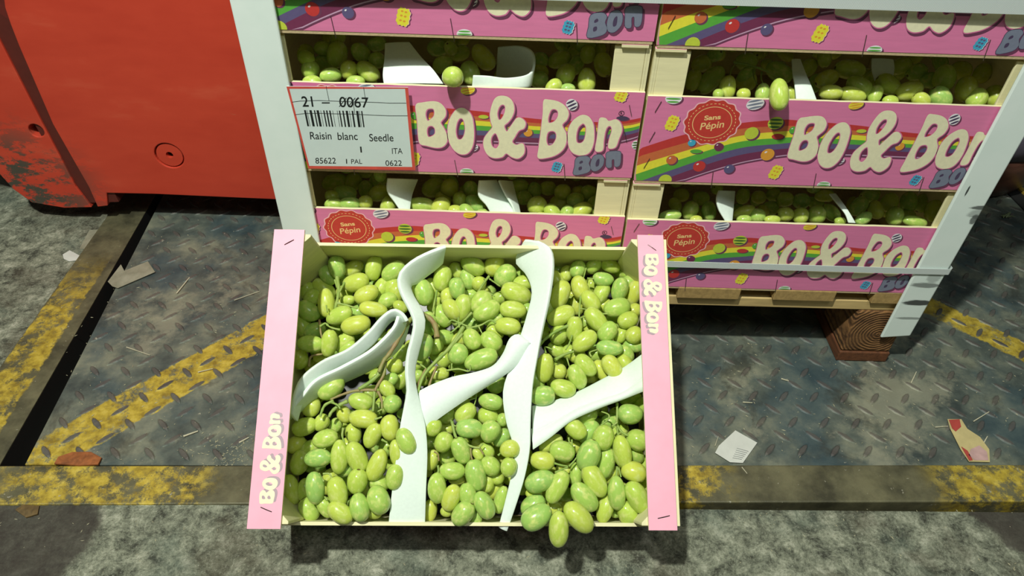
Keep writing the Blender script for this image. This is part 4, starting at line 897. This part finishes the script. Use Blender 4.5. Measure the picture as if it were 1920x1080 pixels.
disc('round_cap', hole_c, 6.5, rr_-2.6, FY+2.5, FY+11.9, M_red)
pit('cap_hole', hole_c, 6.6, FY+11.5, M_dark)
b = MB(); b.box(-1110, -500, FY+170, FY+700, 40, 760); o = b.build('rear_body', M_red, red, (-800, 400, 0), bevel=8); o.location = (0, 0, 0)
b = MB(); b.box(-1120, -505, FY+121, FY+169, 75, 740); o = b.build('inner_frame', M_dark, red, (-800, 400, 0)); o.location = (0, 0, 0)
for x in (-1000, -560):
    b = MB(); n = 24; rw = 60; v = []
    for dx in (-30, 30): v += [(x+dx, 640+rw*math.cos(2*math.pi*k/n), rw+rw*math.sin(2*math.pi*k/n)) for k in range(n)]
    b.add(v, [tuple(range(n))[::-1], tuple(range(n, 2*n))]+[(k, (k+1)%n, n+(k+1)%n, n+k) for k in range(n)]); o = b.build('wheel', plain('black_rubber', (26, 26, 26), 0.8), red, (-800, 400, 0)); o.location = (0, 0, 0)

# ------------------------------------------------------------------ rounded container behind the right post
gc = Vector((850, 662, 0)); prof = [(90, 2), (135, 14), (172, 45), (190, 90), (197, 140), (199, 145)]
b = MB(); n = 40; v = [(gc.x, gc.y, 2)]
def lathe(prof, name, mat, parent):
    b = MB(); n = 40; v = []; f = []
    for r, z in prof: v += [(r*math.cos(2*math.pi*k/n), r*math.sin(2*math.pi*k/n), z) for k in range(n)]
    for i in range(len(prof)-1):
        for k in range(n): f.append((i*n+k, i*n+(k+1)%n, (i+1)*n+(k+1)%n, (i+1)*n+k))
    b.add(v, f); return b.build(name, mat, parent, smooth=True)
tub = empty('round_tub', gc, 'dark brown rounded tub with grey upper rim behind the right corner post', 'tub')
lathe([(0.1, 1), (140, 1), (172, 8), (188, 36), (195, 80), (198, 116), (192, 116), (186, 80), (170, 30), (0.1, 12)], 'tub_body', wood('dark_brown_glossy_shell', (92, 58, 46), (6, 6, 20), 0.4, 0.35), tub)
lathe([(193, 112), (201, 114), (206, 150), (200, 225), (192, 225), (190, 150), (188, 118)], 'grey_band', plain('mauve_grey_plastic', (92, 86, 100), 0.6, 0.15), tub)
# floor gap at far right, its shade laid in as a black strip, with yellow edge
q = [at_z(1856, 366), at_z(1920, 448), at_z(1990, 448), at_z(1990, 320), at_z(1905, 352), at_z(1880, 352)]
PP = (at_z(1885, 360), at_z(1990, 468), at_z(1990, 428), at_z(1901, 351)); b = MB(); b.hexa([(p.x, p.y, -11) for p in PP], [(p.x, p.y, 3) for p in PP])
tag(b.build('trim_3', plain('floor_gap_shade', (20, 20, 20), 0.8)), kind='structure')
b = MB(); P = (at_z(1900, 352), at_z(1990, 430), at_z(1995, 425), at_z(1905, 348)); b.hexa([(p.x, p.y, -3) for p in P], [(p.x, p.y, 7) for p in P])
tag(b.build('trim_4', plain('yellow_edge_paint', (170, 144, 50), 0.6, 0.4, 30)), kind='structure')
b = MB(); b.box(PRx+2, 2600, CR.y-10, 1500, -40, -0.5); b.box(-2600, 2600, 1501, 2600, -40, -0.5); tag(b.build('floor_beyond', M_conc), kind='structure').name = 'floor.001'

# ------------------------------------------------------------------ litter on the floor
def scrap(name, pts, mat, label, cat, h=0.6, wav=0.8, z0=None, group=None, parent=None):
    P = [at_z(u, v) for u, v in pts]; c = sum(P, Vector())/len(P); rr = random.Random(int(pts[0][0])); n = len(P)
    z = z0 if z0 is not None else 2.1
    v = [Vector((c.x, c.y, z+wav*1.2))]+[Vector((p.x, p.y, z+rr.uniform(0, wav))) for p in P]; v += [q+Vector((0, 0, h)) for q in v]; m = n+1
    f = []
    for i in range(n):
        a, d = 1+i, 1+(i+1)%n; f += [(0, d, a), (m, m+a, m+d), (a, d, m+d, m+a)]
    o = mesh_obj(name, v, f, mat, parent, (c.x, c.y, z) if parent is None else (0, 0, 0)); 
    if parent is None: tag(o, label, cat, group)
    return o, c, z+h
M_paper = plain('crumpled_white_paper', (206, 208, 200), 0.5, 0.06, 40)
o, c, z = scrap('paper_scrap', [(1340,851),(1347,838),(1378,809),(1419,832),(1392,870),(1368,869)], M_paper, 'small white square label lying on the checker plate, right of the open crate', 'paper')
pr = Print(); cz = lambda u, v: (lambda p: Vector((p.x-c.x, p.y-c.y)))(at_z(u, v))
for k in range(6):
    s, t = (1380-k*1.5, 843+k*3.6), (1402-k*2.5, 849+k*3.0); pr.poly([cz(*s), cz(*t), cz(t[0], t[1]+0.8), cz(s[0], s[1]+0.8)], plain('faint_print', (160, 164, 162)), 0)
me = print_mesh('faint_lines', pr, lambda v: (v[0], v[1], 2.3)); link(bpy.data.objects.new('faint_lines', me), o)
o, c, z = scrap('carton_scrap', [(1775,788),(1801,788),(1812,806),(1836,822),(1853,845),(1854,869),(1815,868),(1800,845),(1780,806)], plain('tan_glossy_carton', (196, 180, 128), 0.35, 0.08), 'torn tan and red glossy carton scrap on the checker plate near the right edge', 'scrap')
for pts, col, nm in (([(1777,790),(1797,789),(1800,803),(1790,812),(1783,806)], (176, 74, 66), 'red_print'), ([(1800,840),(1812,848),(1822,866),(1815,867)], (186, 70, 66), 'red_print'), ([(1818,845),(1834,838),(1848,850),(1851,866),(1825,866),(1814,856)], (196, 160, 156), 'pale_print')):
    P = [at_z(*p) for p in pts]; b = MB(); b.add([(p.x-c.x, p.y-c.y, 1.9) for p in P], [tuple(range(len(P)))]); b.build(nm, plain('carton_'+nm, col, 0.4, 0.15), o)
def film():
    t = NT('dirty_clear_film'); n = t.noise(40, 4); t.set(Base_Color=t.ramp(n, [(0.3, srgb(150, 150, 128)), (0.7, srgb(186, 184, 162))]), Roughness=0.3); t.set(Alpha=0.6); return t.m
M_film = film()
scrap('clear_tape', [(203,530),(228,499),(231,512),(278,492),(292,513),(222,543),(212,540)], M_film, 'strip of dirty clear tape stuck across the floor slot on the left', 'tape', 0.4, 2.0)
scrap('plastic_film', [(118,478),(131,470),(150,480),(152,488),(130,491),(120,486)], M_paper, 'small rounded bit of white plastic film on the left concrete', 'film', 0.4, 0.8, 0.4)
scrap('plastic_film', [(149,467),(168,432),(187,431),(184,444),(171,469)], M_film, 'dirty rectangular plastic film scrap on the left concrete', 'film', 0.4, 0.6, 0.4)
scrap('bark_piece', [(104,873),(112,860),(138,851),(172,850),(192,861),(186,874),(150,876)], wood('rusty_brown_bark', (150, 88, 44), (30, 30, 30), 0.5), 'rusty brown bark fragment on the lower left of the checker plate', 'debris', 2.5, 1.5, 1)
scrap('bark_piece', [(30,958),(45,948),(75,950),(72,966),(50,972)], MATS.get('x') or wood('dull_brown_bark', (104, 84, 48), (30, 30, 30), 0.5), 'dull brown fragment on the concrete at the lower left', 'debris', 2, 1.2, 0.3)
M_spl = wood('splinter_wood', (206, 200, 172), (40, 8, 40), 0.2)
def splinter(a, c, w, label):
    P, Q = at_z(*a), at_z(*c); b = MB(); d = (Q-P).normalized(); n = Vector((-d.y, d.x, 0))*w; m = (P+Q)/2
    b.hexa([P-n*0.4+Vector((0,0,2.1)), Q-n*0.3+Vector((0,0,2.1)), Q+n*0.3+Vector((0,0,2.1)), P+n*0.5+Vector((0,0,2.1))], [P-n*0.3+Vector((0,0,3.4)), Q-n*0.2+Vector((0,0,3)), Q+n*0.2+Vector((0,0,3)), P+n*0.3+Vector((0,0,3.4))])
    o = b.build('wood_splinter', M_spl, None, (m.x, m.y, 2)); tag(o, label, 'splinter', 'wood splinters on the floor')
for a, c, w, l in (((332,552),(356,522),2.6,'short broad wood splinter on the plate, between the floor slot and the open crate'), ((238,653),(282,668),1.4,'long thin pale splinter above the left yellow stripe'),
    ((440,565),(487,548),1.2,'thin splinter pointing at the left rail of the open crate'), ((372,700),(400,693),1.6,'pale splinter lying on the left yellow stripe'), ((345,820),(372,810),3,'broad pale chip of wood below the left yellow stripe'),
    ((449,832),(467,822),2.6,'small white wood chip next to the left rail of the open crate'), ((1707,720),(1717,699),2.2,'white splinter on the checker plate below the right pallet block'), ((1824,792),(1853,774),2.0,'pale splinter above the torn carton scrap'),
    ((1390,878),(1400,890),1.4,'tiny pale splinter on the front steel bar below the white label'), ((1464,712),(1478,716),2.4,'small pale chip under the pallet block on the checker plate'), ((1392,756),(1410,757),2.0,'short pale splinter right of the open crate, above the white label'),
    ((1752,803),(1776,801),1.6,'pale splinter touching the left end of the carton scrap'), ((1843,832),(1850,820),2.2,'pale chip touching the right side of the carton scrap'), ((1340,838),(1346,820),1.2,'thin pale straw beside the white label')): splinter(a, c, w, l)
# scattered crumbs nobody could count
b = MB(); rr = random.Random(11)
for _ in range(900):
    k = rr.random()
    if k < 0.35: u, v = rr.gauss(455, 45), rr.gauss(850, 26)
    elif k < 0.6: u, v = rr.uniform(120, 520), rr.uniform(440, 870)
    elif k < 0.85: u, v = rr.uniform(1260, 1919), rr.uniform(640, 868)
    else: u, v = rr.uniform(0, 1919), rr.uniform(955, 1079)
    p = at_z(u, v); s = rr.uniform(0.5, 1.5); a = rr.uniform(0, 3.14); l = s*rr.uniform(0.8, 2.6); d = Vector((math.cos(a), math.sin(a), 0))*l; n = Vector((-math.sin(a), math.cos(a), 0))*s*0.5; z = Vector((0, 0, 0.7 if v < 870 else 0.1))
    b.add([p-d+z, p-n+z, p+d+z, p+n+z, p+z+Vector((0, 0, s*0.7))], [(0, 1, 4), (1, 2, 4), (2, 3, 4), (3, 0, 4), (0, 3, 2, 1)])
o = b.build('floor_crumbs', plain('pale_crumbs', (178, 172, 142), 0.8, 0.3)); tag(o, 'pale crumbs and dust scattered on the floor', 'crumbs', kind='stuff')
# withered herb sprig
root = at_z(1885, 408); sp = empty('herb_sprig', (root.x, root.y, 0), 'withered green herb sprig on the plate right of the scuffed post', 'sprig'); M_herb = stem_mat('withered_green', (96, 110, 74), (140, 150, 110))
rr = random.Random(4)
for k in range(11):
    a = rr.uniform(-0.5, 3.6); l = rr.uniform(8, 20); p0 = Vector((rr.uniform(-9, 9), rr.uniform(-4, 4), 2.2)); p1 = p0+Vector((math.cos(a)*l, math.sin(a)*l*0.8, rr.uniform(1, 5)))
    b = MB(); b.tube([p0, (p0+p1)/2+Vector((0, 0, 2)), p1], [1.6, 1.1, 0.3], 5); b.build('leaf', M_herb, sp)
# splinters hanging from corner posts of the stack
